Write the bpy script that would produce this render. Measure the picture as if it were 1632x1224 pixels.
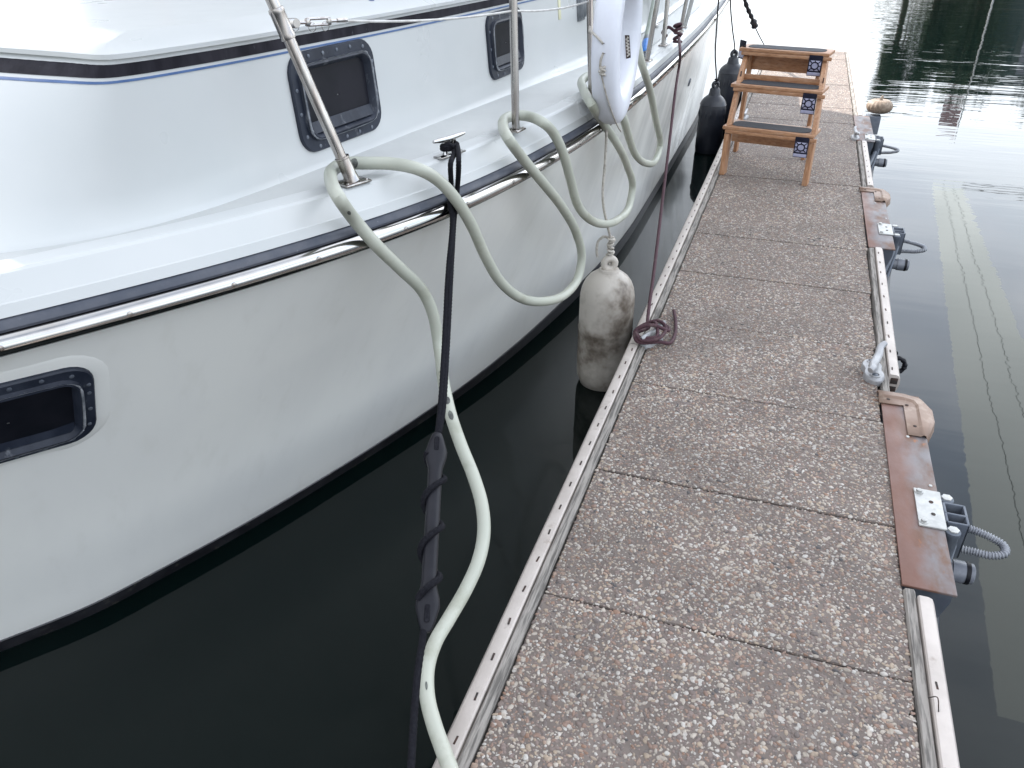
import bpy, bmesh, math, random
import numpy as np
from math import sin, cos, pi, radians, sqrt, atan2, tan
from mathutils import Vector, Matrix
from mathutils.bvhtree import BVHTree
random.seed(7)
for o in list(bpy.data.objects): bpy.data.objects.remove(o)
SC = bpy.context.scene
COL = SC.collection

# ------------------------------------------------------------------ camera
F_PX = 1273.0; PITCH = math.atan(746/1273.0)
YAW = math.atan(499/(F_PX*cos(PITCH)+746*sin(PITCH)))
CAM = Vector((0, 0, 1.54))
FW = Vector((-sin(YAW)*cos(PITCH), cos(YAW)*cos(PITCH), -sin(PITCH)))
RT = Vector((cos(YAW), sin(YAW), 0)); UP = RT.cross(FW)
cd = bpy.data.cameras.new("camera"); cam = bpy.data.objects.new("camera", cd); COL.objects.link(cam)
cd.sensor_width = 36; cd.lens = 36*F_PX/1632; cd.clip_start = .02; cd.clip_end = 3000
M = Matrix((RT, UP, -FW)).transposed().to_4x4(); M.translation = CAM
cam.matrix_world = M
SC.camera = cam

# ------------------------------------------------------------------ sky, sun, exposure
SUN_AZ = radians(-62); SUN_EL = radians(42)     # azimuth measured from +Y towards +X
sdir = Vector((sin(SUN_AZ)*cos(SUN_EL), cos(SUN_AZ)*cos(SUN_EL), sin(SUN_EL)))
W = bpy.data.worlds.new("World"); SC.world = W; W.use_nodes = True
nt = W.node_tree; nt.nodes.clear()
def wn(t, **k):
    n = nt.nodes.new(t)
    for a, b in k.items(): setattr(n, a, b)
    return n
sky = wn('ShaderNodeTexSky', sky_type='NISHITA', sun_disc=False)
sky.sun_elevation = SUN_EL; sky.sun_rotation = SUN_AZ; sky.air_density = 1.0; sky.dust_density = 1.5; sky.ozone_density = 1.2
tc = wn('ShaderNodeTexCoord'); mp = wn('ShaderNodeMapping'); mp.inputs['Scale'].default_value = (1.0, 1.0, 3.0)
nz = wn('ShaderNodeTexNoise'); nz.inputs['Scale'].default_value = 1.6; nz.inputs['Detail'].default_value = 5; nz.inputs['Roughness'].default_value = .5
rp = wn('ShaderNodeValToRGB'); rp.color_ramp.elements[0].position = .32; rp.color_ramp.elements[1].position = .62
rp.color_ramp.elements[0].color = (.22, .22, .22, 1); rp.color_ramp.elements[1].color = (.85, .85, .85, 1)
mx = wn('ShaderNodeMix', data_type='RGBA'); mx.inputs[7].default_value = (9.5, 9.9, 10.4, 1)
bg = wn('ShaderNodeBackground'); bg.inputs['Strength'].default_value = .10; wo = wn('ShaderNodeOutputWorld')
L = nt.links.new
L(tc.outputs['Generated'], mp.inputs[0]); L(mp.outputs[0], nz.inputs['Vector']); L(nz.outputs['Fac'], rp.inputs[0])
L(rp.outputs[0], mx.inputs[0]); L(sky.outputs[0], mx.inputs[6]); 
sx_ = wn('ShaderNodeSeparateXYZ'); L(tc.outputs['Generated'], sx_.inputs[0])
gr = wn('ShaderNodeValToRGB'); L(sx_.outputs['Z'], gr.inputs[0])   # brightness of the cloud cover with height
for k_, (p_, v_) in enumerate([(0, .50), (1, .36), (.20, .60), (.50, .70), (.74, .48)]):
    e_ = gr.color_ramp.elements[k_] if k_ < 2 else gr.color_ramp.elements.new(p_)
    if k_ < 2: e_.position = p_
    e_.color = (v_, v_, v_, 1)
dt = wn('ShaderNodeVectorMath', operation='DOT_PRODUCT'); dt.inputs[1].default_value = (.35, .76, .55); L(tc.outputs['Generated'], dt.inputs[0])   # sky brightened ahead and to the right to lift the water's reflection
g2 = wn('ShaderNodeMapRange'); g2.inputs[1].default_value = -.1; g2.inputs[2].default_value = .95; g2.inputs[1].default_value = -.5; g2.inputs[3].default_value = 1.75; g2.inputs[4].default_value = 3.3; L(dt.outputs['Value'], g2.inputs[0])
gm = wn('ShaderNodeMath', operation='MULTIPLY'); L(gr.outputs[0], gm.inputs[0]); L(g2.outputs[0], gm.inputs[1])
vs_ = wn('ShaderNodeVectorMath', operation='SCALE'); L(mx.outputs[2], vs_.inputs[0]); L(gm.outputs[0], vs_.inputs[3]); L(vs_.outputs[0], bg.inputs['Color']); L(bg.outputs[0], wo.inputs[0])
ld = bpy.data.lights.new("sun", 'SUN'); ld.energy = 4.6; ld.angle = radians(.6); ld.color = (1, .965, .92)
sun = bpy.data.objects.new("sun", ld); COL.objects.link(sun)
sun.rotation_euler = sdir.to_track_quat('Z', 'Y').to_euler()
SC.view_settings.view_transform = 'Standard'; SC.view_settings.look = 'None'
SC.view_settings.exposure = 0.98; SC.view_settings.gamma = 1
try:
    SC.cycles.max_bounces = 8; SC.cycles.use_denoising = True; SC.cycles.caustics_reflective = False; SC.cycles.caustics_refractive = False
except Exception: pass

# ------------------------------------------------------------------ measuring helpers (photograph measured once, results are world points)
def ray(x, y): return (FW*F_PX + RT*(x-816) + UP*(612-y)).normalized()
def onz(x, y, z):
    d = ray(x, y); return CAM + d*((z-CAM.z)/d.z)
def ony(x, y, Y):
    d = ray(x, y); return CAM + d*(Y/d.y)
def proj(P):
    v = Vector(P)-CAM; z = v.dot(FW); return 816+F_PX*v.dot(RT)/z, 612-F_PX*v.dot(UP)/z, z
def near_vertical(x, y, X, Y):
    """height on the vertical through X,Y nearest to the sight line, and the point of the sight line there"""
    d = ray(x, y); t = (X*d.x + Y*d.y)/(d.x*d.x+d.y*d.y); return CAM + d*t

# ------------------------------------------------------------------ object helpers
def tag(o, label=None, cat=None, group=None, kind=None):
    if label: o['label'] = label
    if cat: o['category'] = cat
    if group: o['group'] = group
    if kind: o['kind'] = kind
    return o
def empty(name, loc, label, cat, group=None):
    o = bpy.data.objects.new(name, None); COL.objects.link(o); o.location = loc; o.empty_display_size = .1
    bpy.context.view_layer.update()
    return tag(o, label, cat, group)
def link(name, me, mats, parent=None, smooth=True):
    if not isinstance(mats, (list, tuple)): mats = [mats]
    for m in mats: me.materials.append(m)
    o = bpy.data.objects.new(name, me); COL.objects.link(o)
    if smooth == 'auto':
        for p in me.polygons: p.use_smooth = True
        try: me.set_sharp_from_angle(angle=radians(35))
        except Exception: pass
    elif smooth:
        for p in me.polygons: p.use_smooth = True
    if parent is not None:
        o.parent = parent
        if parent.parent is None: o.matrix_parent_inverse = Matrix.Translation(-Vector(parent.location))
    return o
def parent_loc(p):
    v = Vector((0, 0, 0))
    while p is not None:
        v += Vector(p.location); p = p.parent
    return v
class MB:
    """collects shapes into one mesh object"""
    def __init__(s): s.v = []; s.f = []; s.m = []; s.ch = []
    def add(s, vs, fs, mi=0):
        b = len(s.v); s.ch.append((b, len(s.f))); s.v += [tuple(v) for v in vs]; s.f += [tuple(i+b for i in f) for f in fs]; s.m += [mi]*len(fs); return s
    def box(s, c, size, R=None, bev=0.0, mi=0):
        c = Vector(c); hx, hy, hz = [a/2 for a in size]
        bm = bmesh.new(); bmesh.ops.create_cube(bm, size=1)
        for v in bm.verts: v.co = Vector((v.co.x*size[0], v.co.y*size[1], v.co.z*size[2]))
        if bev > 0: bmesh.ops.bevel(bm, geom=list(bm.edges), offset=min(bev, min(size)*.45), segments=2, affect='EDGES', profile=.5)
        bm.verts.index_update()
        vs = [(R @ v.co if R else v.co)+c for v in bm.verts]
        fs = [[v.index for v in f.verts] for f in bm.faces]; bm.free()
        return s.add(vs, fs, mi)
    def rows(s, rows, close=False, cap=False, mi=0, flip=False):
        n = len(rows[0]); vs = [p for r in rows for p in r]; fs = []
        for i in range(len(rows)-1):
            for j in range(n if close else n-1):
                k = (j+1) % n; q = (i*n+j, i*n+k, (i+1)*n+k, (i+1)*n+j)
                fs.append(q[::-1] if flip else q)
        if cap:
            fs.append(tuple(range(n))[::-1] if not flip else tuple(range(n))); e = (len(rows)-1)*n
            fs.append(tuple(e+i for i in range(n)) if not flip else tuple(e+i for i in range(n))[::-1])
        return s.add(vs, fs, mi)
    def tube(s, pts, r, seg=10, twist=0, amp=0, cap=True, lobes=3, mi=0):
        pts = [Vector(p) for p in pts]; rows = []; acc = 0
        T = (pts[1]-pts[0]).normalized(); N = T.orthogonal().normalized()
        for i, p in enumerate(pts):
            if i: acc += (p-pts[i-1]).length
            t = ((pts[min(i+1, len(pts)-1)]-pts[max(i-1, 0)])).normalized()
            N = (N - t*N.dot(t)).normalized(); B = t.cross(N)
            rr = r(i/(len(pts)-1)) if callable(r) else r
            rows.append([p + (N*cos(a)+B*sin(a))*rr*(1+(amp*cos(lobes*a+twist*acc) if amp else 0)) for a in [2*pi*k/seg for k in range(seg)]])
        return s.rows(rows, close=True, cap=cap, mi=mi)
    def lathe(s, prof, c, R=None, seg=24, cap=True, mi=0):
        c = Vector(c); rows = []
        for r, z in prof:
            row = [Vector((r*cos(2*pi*k/seg), r*sin(2*pi*k/seg), z)) for k in range(seg)]
            rows.append([(R @ v if R else v)+c for v in row])
        return s.rows(rows, close=True, cap=cap, mi=mi)
    def prism(s, poly, O, A, B, N, mi=0):
        """poly of (a,b) in the plane A,B at O, extruded along vector N"""
        O, A, B, N = map(Vector, (O, A, B, N)); n = len(poly)
        p0 = [O+A*a+B*b for a, b in poly]; p1 = [p+N for p in p0]
        return s.add(p0+p1, [tuple(range(n))[::-1], tuple(range(n, 2*n))]+[(i, (i+1) % n, n+(i+1) % n, n+i) for i in range(n)], mi)
    def each(s, name, mats, parent=None, per=1):
        """one object per shape (or per group of `per` shapes)"""
        out = []
        for k in range(0, len(s.ch), per):
            v0, f0 = s.ch[k]; v1, f1 = s.ch[k+per] if k+per < len(s.ch) else (len(s.v), len(s.f))
            m = MB(); m.add(s.v[v0:v1], [tuple(i-v0 for i in f) for f in s.f[f0:f1]]); out.append(m.build(name, mats, parent))
        return out
    def build(s, name, mats, parent=None, smooth='auto'):
        me = bpy.data.meshes.new(name); me.from_pydata(s.v, [], s.f); 
        bm = bmesh.new(); bm.from_mesh(me); bmesh.ops.recalc_face_normals(bm, faces=bm.faces); bm.to_mesh(me); bm.free()
        o = link(name, me, mats, parent, smooth)
        if any(s.m): me.polygons.foreach_set('material_index', s.m)
        return o
def halves(mb):
    out = []
    for k, (v0, f0) in enumerate(mb.ch):
        v1, f1 = mb.ch[k+1] if k+1 < len(mb.ch) else (len(mb.v), len(mb.f)); m = MB(); m.add(mb.v[v0:v1], [tuple(i-v0 for i in f) for f in mb.f[f0:f1]]); out.append(m)
    return out
def crom(pts, per=8, closed=False):
    pts = [Vector(p) for p in pts]; n = len(pts); out = []
    for i in range(n if closed else n-1):
        g = (lambda k: pts[k % n]) if closed else (lambda k: pts[max(0, min(n-1, k))])
        p0, p1, p2, p3 = g(i-1), g(i), g(i+1), g(i+2)
        # centripetal spacing keeps the bends round
        t0 = 0; t1 = t0+max((p1-p0).length, 1e-4)**.5; t2 = t1+max((p2-p1).length, 1e-4)**.5; t3 = t2+max((p3-p2).length, 1e-4)**.5
        for k in range(per):
            t = t1+(t2-t1)*k/per
            a1 = p0*((t1-t)/(t1-t0))+p1*((t-t0)/(t1-t0)); a2 = p1*((t2-t)/(t2-t1))+p2*((t-t1)/(t2-t1)); a3 = p2*((t3-t)/(t3-t2))+p3*((t-t2)/(t3-t2))
            b1 = a1*((t2-t)/(t2-t0))+a2*((t-t0)/(t2-t0)); b2 = a2*((t3-t)/(t3-t1))+a3*((t-t1)/(t3-t1))
            out.append(b1*((t2-t)/(t2-t1))+b2*((t-t1)/(t2-t1)))
    if not closed: out.append(pts[-1].copy())
    return out
def resample(pts, step):
    pts = [Vector(p) for p in pts]; out = [pts[0]]; d = 0
    for a, b in zip(pts, pts[1:]):
        Ls = (b-a).length
        while d+step <= Ls+1e-9 and Ls > 0:
            d += step; out.append(a+(b-a)*(d/Ls))
        d -= Ls
    out.append(pts[-1]); return out
def frame_R(x, y, z):
    return Matrix((Vector(x).normalized(), Vector(y).normalized(), Vector(z).normalized())).transposed()
def zrot(a): return Matrix.Rotation(a, 3, 'Z')

# ------------------------------------------------------------------ materials
def mat(name, c, rough=.5, metal=0, c2=None, nscale=6, ndet=4, lo=.4, hi=.65, bump=0, bscale=80, coat=0, spec=.5, stretch=None, c3=None, n3=2, lo3=.55, hi3=.7, bdist=.002, rvar=0, emis=None):
    m = bpy.data.materials.new(name); m.use_nodes = True; nt = m.node_tree; b = nt.nodes['Principled BSDF']
    b.inputs['Base Color'].default_value = (*c, 1); b.inputs['Roughness'].default_value = rough; b.inputs['Metallic'].default_value = metal
    b.inputs['Coat Weight'].default_value = coat; b.inputs['Coat Roughness'].default_value = .08; b.inputs['Specular IOR Level'].default_value = spec
    tc = nt.nodes.new('ShaderNodeTexCoord'); vec = tc.outputs['Object']
    if stretch:
        mp = nt.nodes.new('ShaderNodeMapping'); mp.inputs['Scale'].default_value = stretch; nt.links.new(vec, mp.inputs[0]); vec = mp.outputs[0]
    def noise(sc, det, a, bb):
        n = nt.nodes.new('ShaderNodeTexNoise'); n.inputs['Scale'].default_value = sc; n.inputs['Detail'].default_value = det; n.inputs['Roughness'].default_value = .62
        nt.links.new(vec, n.inputs['Vector']); r = nt.nodes.new('ShaderNodeMapRange'); r.inputs[1].default_value = a; r.inputs[2].default_value = bb
        nt.links.new(n.outputs['Fac'], r.inputs[0]); return r.outputs[0]
    cur = None
    if c2:
        x = nt.nodes.new('ShaderNodeMix'); x.data_type = 'RGBA'; x.inputs[6].default_value = (*c, 1); x.inputs[7].default_value = (*c2, 1)
        nt.links.new(noise(nscale, ndet, lo, hi), x.inputs[0]); cur = x.outputs[2]
    if c3:
        x = nt.nodes.new('ShaderNodeMix'); x.data_type = 'RGBA'; x.inputs[7].default_value = (*c3, 1)
        if cur: nt.links.new(cur, x.inputs[6])
        else: x.inputs[6].default_value = (*c, 1)
        nt.links.new(noise(n3, 6, lo3, hi3), x.inputs[0]); cur = x.outputs[2]
    if cur: nt.links.new(cur, b.inputs['Base Color'])
    if rvar:
        f = noise(nscale*1.7, 3, .3, .7); r = nt.nodes.new('ShaderNodeMapRange'); r.inputs[3].default_value = max(0, rough-rvar); r.inputs[4].default_value = rough+rvar
        nt.links.new(f, r.inputs[0]); nt.links.new(r.outputs[0], b.inputs['Roughness'])
    if bump:
        n = nt.nodes.new('ShaderNodeTexNoise'); n.inputs['Scale'].default_value = bscale; n.inputs['Detail'].default_value = 3; nt.links.new(vec, n.inputs['Vector'])
        bp = nt.nodes.new('ShaderNodeBump'); bp.inputs['Strength'].default_value = bump; bp.inputs['Distance'].default_value = bdist
        nt.links.new(n.outputs['Fac'], bp.inputs['Height']); nt.links.new(bp.outputs[0], b.inputs['Normal'])
    m['n'] = 1
    return m
GEL = mat('gelcoat', (.565, .575, .57), .32, c2=(.54, .555, .55), nscale=2.2, rvar=.06, c3=(.62, .62, .59), n3=26, lo3=.68, hi3=.95, bump=.05, bscale=5)
HULL = mat('hull_paint', (.87, .865, .82), .2, c2=(.83, .825, .79), nscale=1.5, rvar=.07, c3=(.74, .73, .66), n3=6, lo3=.56, hi3=1.15, stretch=(1.8, 1.8, .22))
DECK = mat('deck_gelcoat', (.53, .54, .53), .5, c2=(.49, .50, .49), nscale=5, bump=.2, bscale=350, c3=(.58, .58, .55), n3=14, lo3=.6, hi3=.95)
BOOT = mat('boot_paint', (.012, .012, .016), .35, c2=(.03, .03, .035), nscale=12, c3=(.16, .155, .12), n3=22, lo3=.60, hi3=.75)
STRIPE = mat('stripe_tape', (.012, .011, .016), .7, spec=.15, c2=(.03, .028, .036), nscale=18, c3=(.12, .12, .13), n3=60, lo3=.66, hi3=.76, stretch=(1, 1, .3))
BLUE = mat('blue_tape', (.05, .11, .26), .4, c2=(.08, .15, .32), nscale=20)
CHROME = mat('stainless', (.52, .51, .50), .14, 1, c2=(.48, .46, .44), nscale=14, rvar=.06, c3=(.22, .18, .15), n3=45, lo3=.68, hi3=.78)
STEEL = mat('brushed_stainless', (.46, .44, .42), .22, 1, c2=(.33, .29, .27), nscale=9, rvar=.08, stretch=(6, 6, .5))
RUBBER = mat('rub_rail_rubber', (.05, .058, .08), .5, c2=(.085, .09, .11), nscale=9, c3=(.28, .29, .32), n3=40, lo3=.66, hi3=.78, bump=.2)
PORT = mat('portlight_plastic', (.014, .018, .030), .42, spec=.3, c2=(.032, .038, .055), nscale=10, c3=(.22, .23, .25), n3=26, lo3=.60, hi3=.80, bump=.15, stretch=(1, 1, .5))
GLASS = mat('tinted_glass', (.008, .009, .013), .3, c2=(.016, .016, .022), nscale=4, spec=.12)
CAULK = mat('aged_sealant', (.12, .13, .15), .6, c2=(.32, .33, .35), nscale=30, bump=.4)
HOSE = mat('pale_green_hose', (.42, .435, .37), .42, c2=(.46, .465, .395), nscale=3, c3=(.27, .27, .20), n3=9, lo3=.54, hi3=.80, bump=.08, bscale=120)
SCUFF = mat('black_scuff', (.05, .05, .05), .6, c2=(.15, .16, .14), nscale=60)
BLACKR = mat('black_rope', (.006, .006, .009), .85, c2=(.014, .014, .018), nscale=200, bump=.7, bscale=420, spec=.15)
PURPLE = mat('purple_rope', (.045, .016, .024), .75, c2=(.080, .032, .042), nscale=160, bump=.7, bscale=420, c3=(.11, .07, .07), n3=30)
WROPE = mat('white_rope', (.52, .49, .44), .8, c2=(.34, .31, .27), nscale=60, bump=.5, bscale=300)
OLDROPE = mat('dirty_rope', (.36, .32, .27), .85, c2=(.16, .14, .12), nscale=50, bump=.6, bscale=300)
BRUB = mat('black_rubber', (.008, .008, .012), .42, spec=.25, c2=(.015, .015, .02), nscale=8, bump=.1)
FENB = mat('black_fender_vinyl', (.012, .014, .022), .33, c2=(.022, .025, .035), nscale=6, c3=(.10, .10, .12), n3=30, lo3=.68, hi3=.8, bump=.1)
FENW = mat('dirty_white_vinyl', (.50, .46, .41), .45, c2=(.20, .165, .13), nscale=5, lo=.40, hi=.62, c3=(.045, .03, .022), n3=5, lo3=.50, hi3=.72, bump=.15, bscale=30, rvar=.1)
BUOY = mat('ring_buoy_foam', (.74, .76, .82), .42, c2=(.68, .69, .75), nscale=5, c3=(.4, .38, .36), n3=18, lo3=.7, hi3=.8)
VINYL = mat('dock_vinyl', (.53, .475, .435), .5, c2=(.44, .39, .355), nscale=7, c3=(.25, .19, .15), n3=16, lo3=.62, hi3=.78, bump=.15)
GWOOD = mat('weathered_wood', (.30, .275, .25), .85, c2=(.12, .11, .10), nscale=8, lo=.45, hi=.6, stretch=(14, .9, 14), bump=.8, bscale=10, bdist=.004)
DARK = mat('dark_slot', (.03, .025, .022), .8, c2=(.07, .03, .02), nscale=30)
FLOAT = mat('dock_float', (.02, .02, .02), .8, c2=(.05, .05, .045), nscale=10)
ALU = mat('cast_aluminium', (.42, .42, .43), .5, .35, c2=(.34, .34, .35), nscale=12, c3=(.2, .18, .16), n3=26, lo3=.65, hi3=.78, bump=.4, bscale=90)
GALV = mat('galvanised_plate', (.42, .42, .41), .5, .4, c2=(.52, .52, .50), nscale=25, c3=(.25, .2, .16), n3=30, lo3=.64, hi3=.75, bump=.2)
DGALV = mat('grey_painted_metal', (.10, .115, .145), .5, .3, c2=(.16, .175, .20), nscale=12, bump=.2)
PVC = mat('grey_pipe', (.16, .17, .20), .35, c2=(.24, .25, .28), nscale=14)
CONDUIT = mat('flexible_conduit', (.26, .27, .30), .38, .3, c2=(.34, .35, .37), nscale=20)
BROWNV = mat('tan_vinyl', (.31, .215, .165), .5, c2=(.24, .16, .12), nscale=8, c3=(.46, .36, .29), n3=14, lo3=.55, hi3=.75, bump=.15)
def rust():
    m = mat('rusty_steel', (.19, .175, .18), .55, .2, c2=(.15, .085, .06), nscale=6, lo=.44, hi=.60, c3=(.36, .14, .05), n3=16, lo3=.63, hi3=.72, bump=.35, bscale=60, rvar=.12, stretch=(1.6, .8, 1))
    # rust creeps in from the dock side of the plate
    nt = m.node_tree; b = nt.nodes['Principled BSDF']; src = b.inputs['Base Color'].links[0].from_socket
    tc = nt.nodes.new('ShaderNodeTexCoord'); sp = nt.nodes.new('ShaderNodeSeparateXYZ'); nt.links.new(tc.outputs['Object'], sp.inputs[0])
    n = nt.nodes.new('ShaderNodeTexNoise'); n.inputs['Scale'].default_value = 9; n.inputs['Detail'].default_value = 5; nt.links.new(tc.outputs['Object'], n.inputs['Vector'])
    ma = nt.nodes.new('ShaderNodeMath'); ma.operation = 'MULTIPLY_ADD'; ma.inputs[1].default_value = .09; nt.links.new(n.outputs['Fac'], ma.inputs[0]); nt.links.new(sp.outputs['X'], ma.inputs[2])
    r = nt.nodes.new('ShaderNodeMapRange'); r.inputs[1].default_value = .565; r.inputs[2].default_value = .615; r.inputs[3].default_value = .85; r.inputs[4].default_value = 0
    nt.links.new(ma.outputs[0], r.inputs[0]); x = nt.nodes.new('ShaderNodeMix'); x.data_type = 'RGBA'; x.inputs[7].default_value = (.18, .085, .06, 1)
    nt.links.new(src, x.inputs[6]); nt.links.new(r.outputs[0], x.inputs[0]); nt.links.new(x.outputs[2], b.inputs['Base Color']); return m
RUST = rust()
LWOOD = mat('oiled_step_wood', (.44, .235, .125), .48, c2=(.29, .135, .065), nscale=7, lo=.4, hi=.66, stretch=(2.5, 12, 12), c3=(.48, .30, .20), n3=5, lo3=.5, hi3=.75, bump=.2, bscale=8)
LWOODV = mat('oiled_leg_wood', (.44, .235, .125), .48, c2=(.30, .145, .07), nscale=7, lo=.4, hi=.66, stretch=(12, 12, 2.0), c3=(.50, .31, .21), n3=5, lo3=.5, hi3=.75, bump=.2, bscale=8)
GRIP = mat('anti_slip_tape', (.035, .037, .045), .85, c2=(.06, .062, .07), nscale=300, bump=.6, bscale=700)
PLB = mat('navy_plate', (.005, .005, .016), .5, spec=.2, c2=(.010, .010, .025), nscale=20)
PLW = mat('lilac_plate', (.34, .34, .48), .4, c2=(.42, .42, .55), nscale=30)
BLUEP = mat('blue_fitting', (.03, .17, .55), .35, c2=(.05, .22, .62), nscale=30)
PUMP = mat('pumpkin_skin', (.30, .23, .175), .6, c2=(.20, .145, .105), nscale=18, c3=(.38, .32, .26), n3=40, bump=.4, bscale=60)
STEM = mat('pumpkin_stem', (.32, .27, .22), .8, c2=(.2, .17, .14), nscale=60, bump=.5)
STAIN = mat('grey_vent', (.10, .11, .12), .4, c2=(.17, .18, .19), nscale=20)
CREAM = mat('cream_tape', (.62, .60, .40), .5, c2=(.66, .64, .48), nscale=30)
LEAF = mat('leaves', (.045, .075, .035), .6, c2=(.08, .11, .05), nscale=1.5, c3=(.02, .035, .018), n3=.7, lo3=.45, hi3=.6)
BARK = mat('bark', (.10, .075, .055), .9, c2=(.05, .04, .03), nscale=6, bump=.6, bscale=20)
CLAD = mat('building_cladding', (.13, .155, .145), .7, c2=(.09, .11, .105), nscale=.8, stretch=(1, 1, .4))
CLADL = mat('pale_panel', (.34, .33, .38), .6, c2=(.28, .28, .32), nscale=1.2)
BROOF = mat('building_roof', (.07, .075, .08), .8, c2=(.05, .05, .055), nscale=2)
BGLASS = mat('building_glass', (.05, .08, .08), .1, c2=(.08, .11, .11), nscale=1)
FLAGR = mat('flag_red', (.50, .14, .15), .8, c2=(.44, .12, .13), nscale=8)
FLAGW = mat('flag_white', (.68, .66, .66), .8, c2=(.62, .6, .6), nscale=8)
FLAGB = mat('flag_blue', (.03, .04, .14), .8, c2=(.04, .05, .17), nscale=8)
BANK = mat('bank_earth', (.12, .10, .07), .9, c2=(.07, .08, .05), nscale=.8)

def canvas_mat():
    m = mat('green_canvas', (.82, .88, .84), .7, c2=(.78, .86, .81), nscale=.6); nt = m.node_tree; b = nt.nodes['Principled BSDF']; out = nt.nodes['Material Output']
    t = nt.nodes.new('ShaderNodeBsdfTranslucent'); t.inputs['Color'].default_value = (.92, .97, .94, 1)
    x = nt.nodes.new('ShaderNodeMixShader'); x.inputs[0].default_value = .93
    nt.links.new(b.outputs[0], x.inputs[1]); nt.links.new(t.outputs[0], x.inputs[2]); nt.links.new(x.outputs[0], out.inputs[0]); return m
CANVAS = canvas_mat()

def water_mat():
    m = bpy.data.materials.new('harbour_water'); m.use_nodes = True; nt = m.node_tree; b = nt.nodes['Principled BSDF']
    b.inputs['Base Color'].default_value = (.0014, .0048, .0045, 1); b.inputs['Roughness'].default_value = .02; b.inputs['IOR'].default_value = 1.333
    tc = nt.nodes.new('ShaderNodeTexCoord')
    def nse(scale, sx, sy, det, rot=0):
        mp = nt.nodes.new('ShaderNodeMapping'); mp.inputs['Scale'].default_value = (sx, sy, 1); mp.inputs['Rotation'].default_value = (0, 0, rot)
        n = nt.nodes.new('ShaderNodeTexNoise'); n.inputs['Scale'].default_value = scale; n.inputs['Detail'].default_value = det; n.inputs['Roughness'].default_value = .5
        nt.links.new(tc.outputs['Object'], mp.inputs[0]); nt.links.new(mp.outputs[0], n.inputs['Vector']); return n
    a = nse(1.1, .40, 1.3, 3, .25); c = nse(.35, .5, 1, 2, -.2); e = nse(6, .30, 1.5, 2, .15)
    # ripple patches: calm near the dock, livelier further out
    sp = nt.nodes.new('ShaderNodeSeparateXYZ'); nt.links.new(tc.outputs['Object'], sp.inputs[0])
    ln = nt.nodes.new('ShaderNodeMapRange'); ln.inputs[1].default_value = 6; ln.inputs[2].default_value = 22; ln.inputs[3].default_value = .05; ln.inputs[4].default_value = .55
    nt.links.new(sp.outputs['Y'], ln.inputs[0])
    def mul(x, k):
        n = nt.nodes.new('ShaderNodeMath'); n.operation = 'MULTIPLY'; nt.links.new(x, n.inputs[0])
        if isinstance(k, (int, float)): n.inputs[1].default_value = k
        else: nt.links.new(k, n.inputs[1])
        return n.outputs[0]
    def add(x, y):
        n = nt.nodes.new('ShaderNodeMath'); n.operation = 'ADD'; nt.links.new(x, n.inputs[0]); nt.links.new(y, n.inputs[1]); return n.outputs[0]
    h = mul(add(add(mul(a.outputs['Fac'], .030), mul(c.outputs['Fac'], .03)), mul(e.outputs['Fac'], .008)), ln.outputs[0])
    bp = nt.nodes.new('ShaderNodeBump'); bp.inputs['Strength'].default_value = 1; bp.inputs['Distance'].default_value = 1.0
    nt.links.new(h, bp.inputs['Height']); nt.links.new(bp.outputs[0], b.inputs['Normal'])
    return m
WATER = water_mat()

def mortar_mat():
    m = mat('aggregate_mortar', (.155, .125, .108), .85, c2=(.125, .102, .09), nscale=3, c3=(.20, .165, .145), n3=9, lo3=.5, hi3=.7)
    nt = m.node_tree; b = nt.nodes['Principled BSDF']; src = b.inputs['Base Color'].links[0].from_socket
    tc = nt.nodes.new('ShaderNodeTexCoord')
    v = nt.nodes.new('ShaderNodeTexVoronoi'); v.inputs['Scale'].default_value = 150; nt.links.new(tc.outputs['Object'], v.inputs['Vector'])
    r = nt.nodes.new('ShaderNodeValToRGB'); cr = r.color_ramp; cr.interpolation = 'CONSTANT'
    cols = [(0, (.15, .13, .12)), (.25, (.30, .20, .15)), (.42, (.36, .32, .28)), (.58, (.12, .10, .10)), (.7, (.25, .19, .17)), (.85, (.45, .42, .37))]
    cr.elements[0].position = 0; cr.elements[0].color = (*cols[0][1], 1); cr.elements[1].position = .25; cr.elements[1].color = (*cols[1][1], 1)
    for p, c in cols[2:]:
        e = cr.elements.new(p); e.color = (*c, 1)
    sep = nt.nodes.new('ShaderNodeSeparateColor'); nt.links.new(v.outputs['Color'], sep.inputs[0]); nt.links.new(sep.outputs[0], r.inputs[0])
    d = nt.nodes.new('ShaderNodeMapRange'); d.inputs[1].default_value = .30; d.inputs[2].default_value = .42; d.inputs[3].default_value = .8; d.inputs[4].default_value = 0
    nt.links.new(v.outputs['Distance'], d.inputs[0]); x = nt.nodes.new('ShaderNodeMix'); x.data_type = 'RGBA'
    nt.links.new(d.outputs[0], x.inputs[0]); nt.links.new(src, x.inputs[6]); nt.links.new(r.outputs[0], x.inputs[7]); nt.links.new(x.outputs[2], b.inputs['Base Color'])
    bp = nt.nodes.new('ShaderNodeBump'); bp.inputs['Strength'].default_value = .7; bp.inputs['Distance'].default_value = .0015; nt.links.new(d.outputs[0], bp.inputs['Height']); nt.links.new(bp.outputs[0], b.inputs['Normal'])
    return m
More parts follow.
